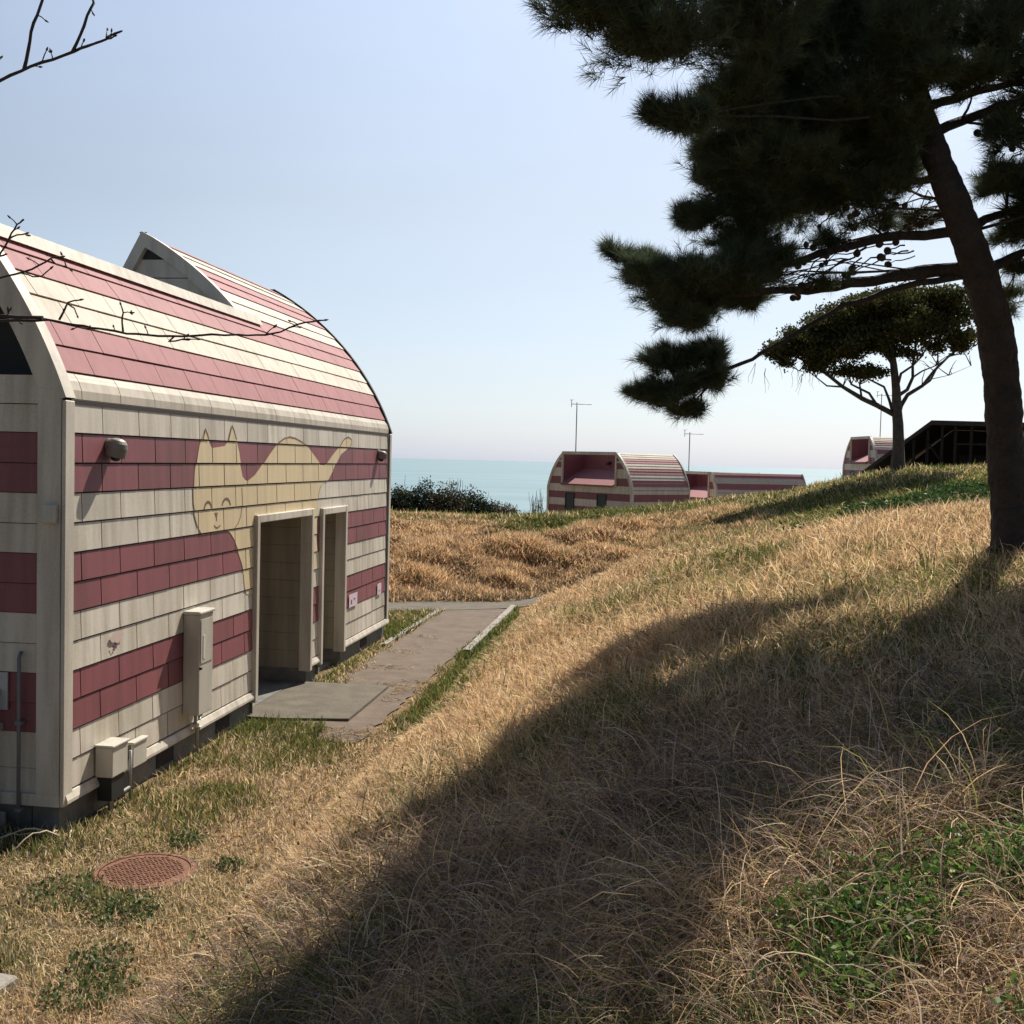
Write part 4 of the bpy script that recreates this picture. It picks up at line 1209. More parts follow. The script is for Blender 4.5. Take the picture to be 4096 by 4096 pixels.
# (centre px, centre py, rx, ry, depth offset, depth radius, tufts, where its branch leaves the trunk, via points)
PADS = [
 (1120, 28, 110, 30, -2.5, .45, 420, -20, [(1500, 40)]), (1240, 70, 110, 55, -2.4, .6, 620, -10, [(1500, 50)]), (1200, -20, 170, 45, -2.3, .6, 500, -60, []),
 (1425, 45, 125, 85, -1.4, .8, 950, 20, []), (1400, -60, 150, 60, -1.4, .8, 500, -90, []), (1530, 75, 120, 85, 0.3, .8, 850, 60, []), (1640, 40, 130, 80, -0.2, .8, 850, 10, []), (1780, 50, 110, 75, 0.3, .8, 620, 30, []), (1890, 30, 70, 60, -0.1, .7, 300, 40, []),
 (1275, 226, 70, 28, -2.2, .35, 330, 200, [(1480, 215)]), (1230, 222, 28, 14, -2.2, .2, 70, 200, []), (1375, 190, 90, 55, -0.8, .6, 560, 180, []), (1470, 175, 110, 70, 0.4, .7, 700, 170, []), (1600, 180, 110, 65, -0.4, .7, 650, 150, []), (1680, 150, 90, 60, 0.4, .6, 420, 140, []),
 (1345, 285, 62, 30, -0.1, .4, 300, 300, []), (1365, 335, 75, 48, 0, .5, 520, 320, [(1560, 320)]), (1470, 300, 110, 48, -0.4, .6, 620, 290, []), (1590, 290, 100, 55, 0.3, .6, 560, 270, []), (1680, 270, 70, 55, -0.3, .5, 320, 250, []),
 (1330, 412, 55, 24, -0.1, .35, 260, 420, [(1500, 400)]), (1290, 406, 25, 13, -0.1, .2, 60, 420, []), (1430, 390, 95, 45, 0, .55, 560, 400, []), (1540, 370, 95, 40, 0.3, .5, 430, 380, []), (1640, 365, 75, 35, -0.2, .4, 220, 360, []),
 (1160, 480, 24, 15, -0.3, .2, 80, 505, []), (1205, 515, 40, 32, -0.3, .35, 230, 505, []), (1280, 535, 75, 48, -0.3, .55, 640, 505, [(1550, 520), (1420, 535)]), (1370, 515, 80, 52, -0.2, .55, 640, 505, [(1550, 520)]), (1290, 598, 55, 22, -0.3, .35, 240, 505, [(1550, 530), (1400, 560)]), (1445, 500, 60, 38, -0.1, .4, 280, 440, [(1620, 460)]), (1400, 455, 70, 25, 0.1, .4, 260, 440, [(1620, 455)]),
 (1480, 110, 120, 60, 0.1, .8, 500, 60, []), (1560, 240, 110, 45, 0.1, .6, 520, 230, []), (1420, 245, 90, 35, 0.1, .5, 420, 230, []), (1700, 95, 80, 60, 0.2, .6, 420, 80, []), (1640, 235, 90, 50, -0.3, .6, 420, 240, []), (1690, 330, 60, 40, 0, .5, 240, 330, []), (1510, 345, 90, 35, 0.1, .5, 420, 340, []), (1440, 350, 80, 35, -0.2, .5, 380, 340, []), (1300, 570, 85, 40, 0.1, .5, 480, 505, []), (1410, 555, 50, 25, 0.1, .4, 170, 505, []), (1230, 500, 50, 22, 0, .3, 240, 505, []),
 (2120, 100, 180, 120, 0, 1.0, 700, 60, []), (2150, -290, 190, 110, 0, 1.0, 600, -280, []), (2130, 480, 140, 80, 0, .9, 420, 500, []), (2300, 300, 170, 120, 0, 1.0, 500, 260, []), (2020, -100, 150, 110, 0, 1.0, 500, -110, []), (2300, -60, 180, 120, 0, 1.0, 500, -60, []),
 (1560, 455, 60, 16, 0.2, .3, 70, 440, []), (1640, 425, 55, 22, 0.1, .3, 80, 440, []),
 (1260, 682, 48, 27, 0.2, .35, 330, 505, [(1580, 560), (1480, 640)]), (1335, 672, 50, 25, 0.2, .35, 300, 505, [(1580, 560), (1480, 640)]), (1260, 740, 62, 28, 0.2, .4, 420, 505, [(1580, 560), (1470, 660), (1380, 690)]), (1340, 712, 52, 25, 0.2, .35, 260, 505, [(1580, 560), (1470, 660)]), (1205, 738, 22, 13, 0.2, .2, 70, 505, []), (1300, 770, 40, 14, 0.2, .25, 120, 505, []),
 (1880, 130, 60, 55, 0.4, .6, 260, 190, []), (1890, 225, 60, 22, 0.5, .4, 80, 250, []), (1900, 340, 55, 30, 0.2, .4, 170, 400, []), (1960, 420, 70, 40, 0.2, .5, 220, 480, []), (1925, 500, 40, 24, 0.3, .4, 70, 520, []), (2060, 330, 110, 70, 0, .8, 420, 380, []), (2020, 120, 120, 110, 0, .9, 520, 200, []), (1560, 530, 60, 12, -0.1, .25, 36, 505, []),
 # above the frame
 (1590, -180, 180, 80, -.5, .9, 800, -150, []), (1250, -140, 170, 60, -2.4, .8, 420, -120, []), (1700, -200, 200, 100, -0.3, 1.1, 800, -180, []), (1570, -330, 180, 80, 0, .9, 700, -300, []), (1640, -420, 180, 100, 0, .9, 600, -380, []), (1560, -560, 130, 90, 0, .7, 420, -500, []),
 (1430, 480, 80, 38, 3, .7, 380, 440, []), (1400, 558, 60, 28, 3, .6, 240, 505, []), (1330, 560, 60, 35, 2.2, .6, 260, 505, []), (1560, 360, 100, 48, 2.8, .8, 480, 380, []), (1680, 325, 85, 55, 2.8, .8, 420, 330, []), (1600, 250, 100, 55, 2.6, .8, 460, 250, []), (1480, 400, 90, 40, 2.6, .7, 380, 400, []), (1720, 420, 50, 28, 2.6, .5, 160, 420, []), (1500, 300, 100, 50, 2.6, .8, 420, 300, []),
 (1700, 60, 95, 70, -.9, .5, 520, 60, []), (1745, 140, 70, 40, -.9, .4, 260, 140, []), (1870, 60, 80, 60, -.6, .5, 320, 40, []), (1840, 160, 60, 30, -.6, .4, 160, 190, []), (1900, 250, 50, 35, -.3, .4, 150, 260, []), (1905, 330, 55, 30, -.3, .4, 190, 400, []), (1900, 440, 40, 22, .3, .3, 90, 480, []), (1905, 560, 45, 30, 1.5, .4, 90, 520, []),
]
g = np.random.default_rng(11)
C_, D_, K_ = [], [], []
brs = []
for (px, py, rx, ry, dy, dr, nt_, tpy, via) in PADS:
    c = PL(px, py, dy); sx = rx*(PY+dy)/2086.6; sz = ry*(PY+dy)/2086.6
    nt_ = int(nt_*1.12)
    u = g.normal(0, 1, (nt_, 3)); u /= np.linalg.norm(u, axis=1)[:, None]
    r = g.uniform(0.15, 1, (nt_, 1))**.45
    q = u*r*np.array([sx, dr, sz])
    # break the outline up: tufts gather on little sprays
    spray = g.normal(0, 1, (max(5, nt_//19), 3)); spray /= np.linalg.norm(spray, axis=1)[:, None]
    spray = spray*g.uniform(.3, 1.22, (len(spray), 1))**.8*np.array([sx, dr, sz])
    pick = g.integers(0, len(spray), nt_); pull = g.uniform(.5, .95, (nt_, 1))
    q = q*(1-pull)+spray[pick]*pull*(1-.25*g.random((nt_, 1)))
    halo = g.random((nt_, 1)) < .13; q = np.where(halo, q*g.uniform(1.15, 1.55, (nt_, 1)), q)
    C_.append(q+np.array(c))
    d = q/np.array([sx, dr, sz])*np.array([1, 1, .5])+np.array([-.25, -.1, .45]) + g.normal(0, .25, (nt_, 3))
    D_.append(d/np.linalg.norm(d, axis=1)[:, None])
    col = np.array([.088, .112, .066])*g.uniform(.7, 1.35, (nt_, 1)) + np.array([.02, .012, 0])*(g.random((nt_, 1)) < .10)
    K_.append(col)
    brs.append((c, trunk_at(tpy), [PL(a, b, dy*.7) for a, b in via], spray+np.array(c)))
FC, FD, FK = [], [], []
for (X, Y, Z, rx, ry, rz, nt_) in [(5.35, 10.0, 5.55, 1.45, 1.4, .75, 1100), (5.7, 10.2, 3.5, 1.3, 1.3, .7, 800), (6.2, 10.0, 1.9, 1.2, 1.2, .5, 600), (7.2, 10.2, 4.3, 1.3, 1.3, .9, 700), (2.7, 9.8, 6.5, 1.05, 1.2, .8, 800),
                                  (6.9, 10.4, 5.9, 1.2, 1.3, .7, 600), (5.0, 9.6, 4.4, .9, 1.0, .5, 450), (4.9, 9.7, 2.4, .55, .9, .4, 260), (3.4, 9.9, 5.3, .9, 1.0, .5, 500), (7.4, 10.0, 2.6, 1.2, 1.2, .6, 500)]:
    c = Vector((X, Y, Z))-base; nt_ = int(nt_*1.6)
    u = g.normal(0, 1, (nt_, 3)); u /= np.linalg.norm(u, axis=1)[:, None]
    q = u*g.uniform(.05, 1, (nt_, 1))**.4*np.array([rx, ry, rz])
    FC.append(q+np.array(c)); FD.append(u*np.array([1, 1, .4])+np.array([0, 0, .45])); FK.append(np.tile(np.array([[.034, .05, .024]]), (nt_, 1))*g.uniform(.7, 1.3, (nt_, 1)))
    tb = min(tp, key=lambda p: abs(p.z-(c.z-.5)))
    brs.append((c, tb, [], q[::90]+np.array(c)))
C_ = np.concatenate(C_); D_ = np.concatenate(D_); K_ = np.concatenate(K_)
LP = []
for pts_, r_ in (([(1800, 508), (1711, 516), (1629, 532), (1525, 549), (1420, 552), (1300, 560)], .062), ([(1760, 438), (1670, 447), (1546, 478), (1484, 500), (1400, 500)], .05), ([(1790, 520), (1690, 545), (1590, 575), (1500, 630), (1420, 678), (1300, 722)], .032),
                 ([(1850, 520), (1880, 500), (1925, 478), (1990, 465)], .06), ([(1822, 440), (1858, 415), (1935, 388), (2010, 380)], .05), ([(1780, 250), (1830, 222), (1935, 188), (2010, 170)], .05), ([(1741, 205), (1820, 180), (1935, 152), (2020, 130)], .045), ([(1785, 335), (1690, 345), (1580, 330), (1470, 335), (1390, 335)], .04), ([(1748, 225), (1640, 215), (1520, 215), (1400, 205), (1300, 225)], .04), ([(1715, 110), (1600, 90), (1450, 60), (1300, 60), (1170, 40)], .042), ([(1690, 0), (1560, -40), (1400, -60), (1240, -90)], .035)):
    mb = MB(); path = [trunk_at(pts_[0][1])]+[PL(a, b, .1*math.sin(i)) for i, (a, b) in enumerate(pts_)][1:]; P2 = []
    for a, b in zip(path[:-1], path[1:]): P2 += bent(a, b, random.uniform(-.02, .03), 4, .02)[:-1]
    P2.append(path[-1]); n = len(P2)
    mb.tube(P2, [r_*(1-.6*i/(n-1)) for i in range(n)], 9, 0, True, True, .10); mb.build('branch', M['bark'], pine); LP += P2[3:]
V, T, c = needle_tufts(C_, D_, 24, .135, .0050, K_, 5)
tri_mesh('needles', V, T, M['needle'], c, pine)
V, T, c = needle_tufts(np.concatenate(FC), np.concatenate(FD), 24, .19, .011, np.concatenate(FK), 6)
tri_mesh('needles', V, T, M['needle'], c, pine)
for (c, s, via, spray) in brs:
    mb = MB()
    cand = [p for p in LP if (p-c).length < 2.2 and abs(p.x-c.x) > .08]
    pts = [min(cand, key=lambda p: (p-c).length+.5*abs(p.z-c.z)) if cand else s, c]
    path = []
    for a, b in zip(pts[:-1], pts[1:]): path += bent(a, b, random.uniform(-.02, .05), 5, .018)[:-1]
    path.append(c)
    n = len(path); r0 = .015
    mb.tube(path, [r0*(1-.72*i/(n-1)) for i in range(n)], 7, 0, True, True, .08)
    for k, sp_ in enumerate(spray):
        if k % 2 or (c.z > 3.0 and c.x < -.8): continue
        st = path[random.randint(max(0, n-5), n-1)]
        mb.tube(bent(st, Vector(sp_), random.uniform(-.05, .1), 3, .05), [.0075, .006, .0045, .003], 4)
    mb.build('branch', M['bark'], pine)
# bare side twigs carrying cones, in the thin parts of the crown
cmb = MB()
lathe(cmb, [(0, -.028), (.016, -.024), (.026, -.008), (.025, .008), (.016, .022), (.004, .032), (0, .033)], (0, 0, 0), (0, 0, 1), 9)
first = None
tw = MB()
for k in range(64):
    px, py = random.choice([(1500, 545), (1560, 480), (1620, 470), (1690, 450), (1740, 420), (1590, 410), (1640, 500), (1870, 240), (1900, 300), (1480, 560), (1530, 505), (1700, 400), (1880, 350)])
    px += random.uniform(-60, 45); py += random.uniform(-22, 24)
    q = PL(px, py, random.uniform(-.25, .35))
    e = q + Vector((random.uniform(-.12, .12), random.uniform(-.12, .12), random.uniform(.05, .16)))
    st = e + Vector((random.uniform(.1, .35), random.uniform(-.15, .15), random.uniform(-.08, .12)))
    tw = MB(); tw.tube(bent(st, q, .05, 4, .07), [.008, .007, .006, .005, .004], 4); tw.build('twig', M['bark'], pine)
    if first is None:
        first = cmb.build('pine_cone', M['cone'], pine); cn = first
    else:
        cn = first.copy(); COL.objects.link(cn); cn.parent = pine
    cn.location = q; cn.rotation_euler = (random.uniform(0, 3), random.uniform(0, 3), 0); s_ = random.uniform(.8, 1.35); cn.scale = (s_,)*3

# flat-topped tree on the crest
TY = 32.0
b2 = pix(1692, 886, TY); b2 = Vector((b2.x, TY, h1(b2.x, TY)))
tree = empty('spreading_tree', b2)
tag(tree, 'flat-topped olive tree with forked bare limbs on the crest, left of the pine trunk', 'tree')
def TL(px, py, dy=0.0): return Vector(pix(px, py, TY+dy))-b2
mb = MB()
tk = [TL(1696, 900), TL(1694, 872), TL(1695, 840), TL(1694, 800), TL(1692, 775), TL(1691, 735), TL(1686, 690), TL(1680, 645), TL(1676, 600)]
tk[0].z = -.4
mb.tube(tk, [.26, .20, .165, .155, .15, .125, .10, .075, .05], 10, 0, True, True, .08)
mb.build('trunk', M['bark2'], tree)
LIMBS = [([(1692, 785), (1655, 765), (1626, 752), (1590, 730), (1560, 706), (1535, 690), (1500, 672)], .085), ([(1692, 792), (1700, 765), (1712, 745), (1740, 728), (1762, 700), (1790, 672), (1815, 652)], .075),
         ([(1692, 748), (1712, 735), (1722, 712), (1722, 690), (1728, 650), (1730, 610)], .06), ([(1684, 775), (1678, 755), (1668, 730), (1640, 716), (1630, 700)], .05), ([(1655, 765), (1640, 742), (1606, 725), (1600, 700), (1585, 680)], .045),
         ([(1590, 730), (1560, 728), (1540, 712), (1520, 695)], .03), ([(1740, 728), (1755, 718), (1770, 690), (1768, 650)], .045), ([(1691, 740), (1700, 705), (1722, 690), (1740, 672), (1755, 640)], .045), ([(1686, 690), (1668, 665), (1650, 640), (1640, 600)], .05), ([(1790, 672), (1810, 668), (1835, 655)], .025),
         ([(1626, 752), (1622, 725), (1624, 705)], .035), ([(1722, 712), (1740, 700), (1765, 690), (1800, 668)], .03), ([(1668, 665), (1640, 655), (1600, 640), (1570, 620)], .035), ([(1560, 706), (1540, 700), (1508, 700), (1490, 690)], .018), ([(1745, 718), (1790, 708), (1832, 690)], .013)]
for pts, r in LIMBS:
    mb = MB(); dys = random.uniform(-1.0, 1.0); n = len(pts)
    path = [TL(a, b, dys*i/n) for i, (a, b) in enumerate(pts)]
    mb.tube(path, [r*(1-.65*i/(n-1)) for i in range(n)], 7, 0, True, True, .08)
    for k in range(5):
        st = path[random.randint(n//2, n-1)]; e = st+Vector((random.uniform(-.5, .5), random.uniform(-.5, .5), random.uniform(.2, .7)))
        mb.tube(bent(st, e, .02, 3, .08), [.018, .014, .01, .006], 4)
    mb.build('limb', M['bark2'], tree)
TP = [(1750, 560, 60, 22, 700), (1680, 575, 75, 32, 900), (1610, 585, 62, 30, 700), (1560, 615, 62, 34, 800), (1505, 645, 52, 26, 600), (1462, 662, 30, 16, 260), (1640, 620, 90, 38, 1100), (1720, 615, 85, 40, 1100), (1790, 600, 45, 42, 600), (1815, 640, 28, 22, 280), (1550, 662, 55, 22, 520), (1620, 700, 48, 14, 330), (1570, 650, 70, 24, 500), (1605, 645, 60, 26, 400), (1480, 685, 18, 8, 60), (1540, 688, 30, 12, 150), (1705, 662, 38, 14, 170), (1782, 650, 34, 14, 150), (1600, 668, 45, 12, 160), (1650, 655, 40, 14, 170)]
g = np.random.default_rng(21); CC, KK = [], []
for px, py, rx, ry, n in TP:
    c = np.array(TL(px, py)); n = int(n*.95)
    u = g.normal(0, 1, (n, 3)); u /= np.linalg.norm(u, axis=1)[:, None]
    ax3 = np.array([rx*TY/2086, rx*TY/2086*.9+.4, ry*TY/2086])
    q = u*(g.uniform(.2, 1, (n, 1))**.4)*ax3
    cl_ = g.normal(0, 1, (max(6, n//26), 3)); cl_ /= np.linalg.norm(cl_, axis=1)[:, None]; cl_ = cl_*g.uniform(.5, 1.25, (len(cl_), 1))*ax3
    pl_ = g.uniform(.45, .9, (n, 1)); q = q*(1-pl_)+cl_[g.integers(0, len(cl_), n)]*pl_
    CC.append(q+c)
    KK.append(np.where(g.random((n, 1)) < .35, np.array([.085, .082, .022]), np.array([.055, .062, .02]))*g.uniform(.7, 1.3, (n, 1)))
V, T, c = leaf_tris(np.concatenate(CC), .085, 9, .4, .6, np.concatenate(KK), 22)
tri_mesh('crown', V, T, M['leaf'], c, tree)
# dried hanging shoots under its left side are twigs only
mb = MB()
for px, py in ((1520, 712), (1500, 720), (1535, 725), (1515, 735), (1430, 715), (1445, 725), (1470, 705)):
    st = TL(px+random.uniform(-6, 6), py-30)
    for k in range(3):
        mb = MB(); mb.tube(bent(st, TL(px+random.uniform(-18, 18), py+random.uniform(-8, 20), random.uniform(-.4, .4)), 0, 3, .1), [.007, .006, .004, .003], 4); mb.build('twig', M['bark2'], tree)

# bare tree just outside the frame on the left, whose twigs reach into view
BY = 4.0
bb = Vector((-3.05, 4.3, h1(-3.05, 4.3)))
bare = empty('bare_tree', bb)
tag(bare, 'leafless tree whose thin budding twigs reach in from the left edge', 'tree')
def BL(px, py, dy=0.0): return Vector(pix(px, py, BY+dy))-bb
mb = MB()
mb.tube([(0, 0, -.3), (.0, 0, .0), (.03, .02, .8), (-.02, .0, 1.6), (.02, -.03, 2.4), (.0, .02, 3.3), (-.05, .03, 4.2), (-.1, .05, 5.2)], [.13, .10, .085, .075, .068, .055, .04, .015], 12, 0, True, True, .06)
mb.build('trunk', M['twig'], bare)
def twig(pts, r0, r1, dy=0.0, buds=True, root=None, spur=.9):
    P = [BL(a, b, dy+.02*math.sin(i*2.1)) for i, (a, b) in enumerate(pts)]
    if root is not None: P = [Vector(root), Vector(root).lerp(P[0], .5)+Vector((0, 0, .04))]+P
    # fine resampling with a nervous line
    Q = []
    for a, b in zip(P[:-1], P[1:]):
        k = max(2, int((b-a).length/.035))
        for i in range(k): Q.append(a.lerp(b, i/k)+Vector((random.uniform(-1, 1), random.uniform(-1, 1), random.uniform(-1, 1)))*.0022)
    Q.append(P[-1]); n = len(Q)
    mb = MB()
    mb.tube(Q, [(r0+(r1-r0)*i/(n-1))*random.uniform(.92, 1.12) for i in range(n)], 7)
    if buds:
        for i in range(3, n-1):
            if random.random() < .42*spur:
                d = Vector((random.uniform(-.6, .8), random.uniform(-.5, .5), random.uniform(-.5, 1))).normalized()
                l = random.uniform(.012, .05)
                e = Q[i]+d*l
                mb.tube([Q[i], Q[i].lerp(e, .5)+Vector((0, 0, .003)), e], [.0024, .0021, .0018], 5)
                lathe(mb, [(0, -.004), (.0034, 0), (.0038, .005), (.002, .011), (0, .014)], e, d, 6)
                if random.random() < .35:
                    for _ in range(2):
                        d2 = (d+Vector((random.uniform(-.9, .9), random.uniform(-.9, .9), random.uniform(-.9, .9)))).normalized()
                        lathe(mb, [(0, -.004), (.003, 0), (.0034, .005), (.002, .010), (0, .013)], e-d*.004, d2, 6)
        d = (Q[-1]-Q[-3]).normalized()
        lathe(mb, [(0, -.004), (.0034, 0), (.004, .006), (.002, .014), (0, .018)], Q[-1], d, 6)
    mb.build('branch', M['twig'], bare)
twig([(-60, 182), (0, 152), (58, 126), (100, 112), (140, 96), (165, 86), (190, 78), (208, 68), (226, 60)], .0105, .004, 0, True, (.0, .02, 3.2), .8)
twig([(46, 131), (54, 95), (58, 60), (70, 28), (86, -20), (95, -60)], .0065, .004)
twig([(138, 97), (152, 66), (164, 30), (176, 6), (172, -12), (178, -50)], .006, .0035)
twig([(180, 82), (200, 75), (216, 68)], .004, .0025, .03, True, None, 2.0)
twig([(-50, 604), (0, 605), (45, 604), (90, 604), (128, 610), (190, 621), (240, 629), (300, 633), (345, 634), (400, 631), (450, 632), (500, 632), (530, 627), (560, 612), (590, 606), (612, 604)], .0085, .0030, .1, True, (.0, -.02, 2.0))
twig([(112, 604), (122, 585), (128, 570), (150, 566)], .0045, .0028, .1, True, None, 1.6)
twig([(128, 572), (140, 582), (146, 596)], .0035, .0022, .1)
twig([(231, 626), (231, 608), (232, 590), (228, 575)], .004, .0025, .1)
twig([(330, 634), (318, 645), (345, 640), (372, 640)], .0035, .0022, .1, True, None, 1.6)
twig([(80, 600), (35, 598), (-10, 596)], .007, .006, .05)
twig([(-60, 560), (0, 525), (45, 514), (75, 501), (98, 487), (118, 484)], .0075, .003, .06, True, (.02, 0, 2.2))
twig([(95, 488), (108, 500), (125, 503), (132, 508)], .0032, .002, .06)
twig([(40, 515), (62, 522), (80, 520), (95, 507)], .0032, .0022, .06)
twig([(-50, 545), (-5, 490), (8, 466), (22, 440), (32, 424), (42, 416)], .006, .003, .04, True, (.0, 0, 2.3))
twig([(14, 452), (32, 443), (50, 440)], .0035, .0024, .04, True, None, 1.6)
twig([(-30, 500), (0, 484), (10, 480)], .004, .003, .04, True, None, 2.0)
twig([(-80, 640), (-60, 300), (-30, 150), (-12, 118), (0, 110)], .010, .004, -.05)

# ------------------------------------------------------------------ shrubs on the seaward edge
def shrub(px, py_top, py_base, rx_px, Y, label, cols, lean=0.0, n=900, spikes=0, size=.07, name='shrub'):
    c = pix(px, py_base, Y); zb = hfar(c.x, Y)
    top = pix(px, py_top, Y).z
    h = max(.5, top-zb); rx = rx_px*Y/2086.6
    root = empty(name, (c.x, Y, zb))
    tag(root, label, 'shrub', 'shrubs along the seaward edge of the bank')
    g = np.random.default_rng(int(px))
    u = g.normal(0, 1, (n, 3)); u /= np.linalg.norm(u, axis=1)[:, None]; u[:, 2] = np.abs(u[:, 2])*1.0
    # lumpy dome
    lump = 1+.35*(vnoise(u[:, 0]*3+px, u[:, 1]*3+u[:, 2]*3, .8, int(px))-.5)*2
    q = u*(g.uniform(.1, 1, (n, 1))**.4)*np.array([rx, rx*.8, h*.92])*lump[:, None]
    k = np.array(cols)[g.integers(0, len(cols), n)]*g.uniform(.7, 1.3, (n, 1))
    V, T, cc = leaf_tris(q, size, 7, .6, .8, k, int(px)+1)
    tri_mesh('foliage', V, T, M['leaf'], cc, root)
    mb = MB()
    for k_ in range(9):
        e = q[g.integers(0, n)]
        mb.tube(bent((random.uniform(-.1, .1), random.uniform(-.1, .1), -.2), Vector(e), .05, 4, .05), [.03, .025, .018, .012, .006], 5)
    for k_ in range(spikes):
        x = g.uniform(-rx*.8, rx*.8); zt = h*g.uniform(.9, 1.2)
        b0 = Vector((x, g.uniform(-.3, .3), h*.3)); e = Vector((x+g.uniform(-.2, .2), g.uniform(-.3, .3), zt))
        mb.tube(bent(b0, e, 0, 4, .03), [.012, .010, .008, .006, .004], 4)
    mb.build('stems', M['twig'], root)
DG = [(.018, .030, .016), (.028, .042, .02), (.022, .034, .02), (.04, .045, .02)]
BRN = [(.12, .085, .05), (.16, .11, .06), (.08, .07, .035)]
shrub(752, 921, 975, 44, 36, 'dark green shrub at the far end wall of the big house', DG, 0, 1300, 0)
shrub(800, 905, 975, 46, 36.5, 'tallest dark shrub with two upright tips against the sea', DG, 0, 1000, 2)
shrub(846, 912, 978, 42, 36, 'brownish green shrub with bare twigs poking above it', DG+BRN, 0, 800, 16)
shrub(888, 924, 972, 46, 36.8, 'rounded dark shrub right of the brownish twiggy one', DG, 0, 900, 3)
shrub(925, 945, 970, 38, 37, 'lowest dark shrub, where the row slopes down to the sea', DG, 0, 600, 2)
shrub(955, 955, 972, 26, 34, 'thin brown brush between the dark shrubs and the alcove house', BRN, 0, 260, 16, .05)
shrub(1015, 935, 962, 16, 40, 'pale leafless brush beside the left corner of the alcove house', BRN, 0, 120, 18, .04)
# upright leaves of the tallest shrub

# ------------------------------------------------------------------ grass: blade by blade
def blades(name, x, y, hgt, wid, ang, lean, curl, col, segs, mat, z0=None, jitz=-.01):
    n = len(x)
    z = H(x, y) if z0 is None else z0
    u = np.linspace(0, 1, segs+1)
    th = lean[:, None]+curl[:, None]*u[None, :]
    st = (hgt/segs)[:, None]
    hx = np.concatenate([np.zeros((n, 1)), np.cumsum(np.sin(th[:, :-1])*st, 1)], 1)
    vz = np.concatenate([np.zeros((n, 1)), np.cumsum(np.cos(th[:, :-1])*st, 1)], 1)
    ca, sa = np.cos(ang)[:, None], np.sin(ang)[:, None]
    # a little sideways wander so the blades are not planar arcs
    wob = np.sin(u[None, :]*3.1+ang[:, None]*5)*hgt[:, None]*.07*u[None, :]
    PX = x[:, None]+hx*ca-wob*sa; PY_ = y[:, None]+hx*sa+wob*ca; PZ = z[:, None]+jitz+vz
    tw_ = rng.uniform(-.9, .9, n)[:, None]
    sx, sy, sz = -sa*np.cos(tw_), ca*np.cos(tw_), np.sin(tw_)*np.ones_like(sa)
    wd = (wid[:, None]*np.array([.75]+[1-.75*(k/segs)**1.6 for k in range(1, segs+1)])[None, :])*.5
    A = np.stack([PX-sx*wd, PY_-sy*wd, PZ-sz*wd], -1)[:, :segs]
    B = np.stack([PX+sx*wd, PY_+sy*wd, PZ+sz*wd], -1)[:, :segs]
    tip = np.stack([PX[:, -1], PY_[:, -1], PZ[:, -1]], -1)[:, None]
    V = np.concatenate([A, B, tip], 1)                       # n, 2segs+1, 3
    nv = 2*segs+1
    t = []
    for k in range(segs-1): t += [(k, segs+k, segs+k+1), (k, segs+k+1, k+1)]
    t.append((segs-1, 2*segs-1, 2*segs))
    T = (np.arange(n)[:, None, None]*nv+np.array(t)[None]).reshape(-1, 3)
    return V.reshape(-1, 3), T, np.repeat(col, nv, 0)

def scatter(n, r0, r1, p=.7, az=.60):
    r = (rng.random(n)*(r1**p-r0**p)+r0**p)**(1/p)
    a = rng.uniform(-az, az, n)
    return r*np.sin(a), r*np.cos(a), r
def pickcol(n, pal, wts):
    wts = np.array(wts, float)
    if wts.ndim == 1: wts = np.repeat(wts[None], n, 0)
    c = np.cumsum(wts/wts.sum(1, keepdims=True), 1)
    k = (rng.random(n)[:, None] > c).sum(1).clip(0, len(pal)-1)
    return np.array(pal)[k]*rng.uniform(.72, 1.28, (n, 1))

def blocked(x, y):
    t, m = tm(x, y)
    b = (t > -.02) & (t < 9.56) & (m < .06) & (m > -8)
    b |= (np.hypot(x-mx, y-my) < .325)
    b |= (t > 3.60) & (t < 5.72) & (m < 1.10) & (m > -2)
    edge = (vnoise(x, y, .55, 31, 2)-.5)*.34
    onpath = (t > 5.2) & (t < 13.6) & (np.abs(m-.86-.10*sstep(9, 5.5, t)) < .60-.12*sstep(9, 5.5, t)+edge*(.4+.9*sstep(9.5, 6, t)))
    onpath |= (t > 3.0) & (t <= 5.6) & (np.abs(m-1.22) < .22+edge)
    b |= onpath
    b |= dist_poly(x, y, ROAD) < .66+edge*.5
    return b

STRAW, TAN, RUST, BROWN = (.78, .63, .41), (.68, .49, .275), (.56, .36, .21), (.21, .145, .10)
GREEN, OLIVE, DKGREEN, YEL = (.105, .15, .035), (.17, .17, .05), (.045, .075, .025), (.36, .31, .10)
GREY = (.44, .35, .29)
PURP = (.30, .215, .185)

x, y, r = scatter(1150000, 1.7, 34)
ok = ~blocked(x, y)
x, y, r = x[ok], y[ok], r[ok]
t, m = tm(x, y)
zone = np.full(len(x), 1)                                     # dry slope
bankz = (y > 22.2) & (x < .55*(y-22.2)+.6) & (y > 21.0+.0*x)
gul = dist_poly(x, y, ROAD)
side = np.zeros(len(x), bool)
# which side of the road: interpolate the road's line
ry_ = np.interp(x, ROAD[:, 0], ROAD[:, 1])
zone[(y > ry_) & (x < 6.0)] = 2
edge_n = (vnoise(x, y, 1.1, 40, 2)-.5)*.5
zone[(m < 1.75+edge_n) & (y <= ry_) & (t < 13.5)] = 0
big = vnoise(x, y, 2.6, 50, 3); mid_ = vnoise(x, y, .8, 60, 2); sm = vnoise(x, y, .25, 70, 2)

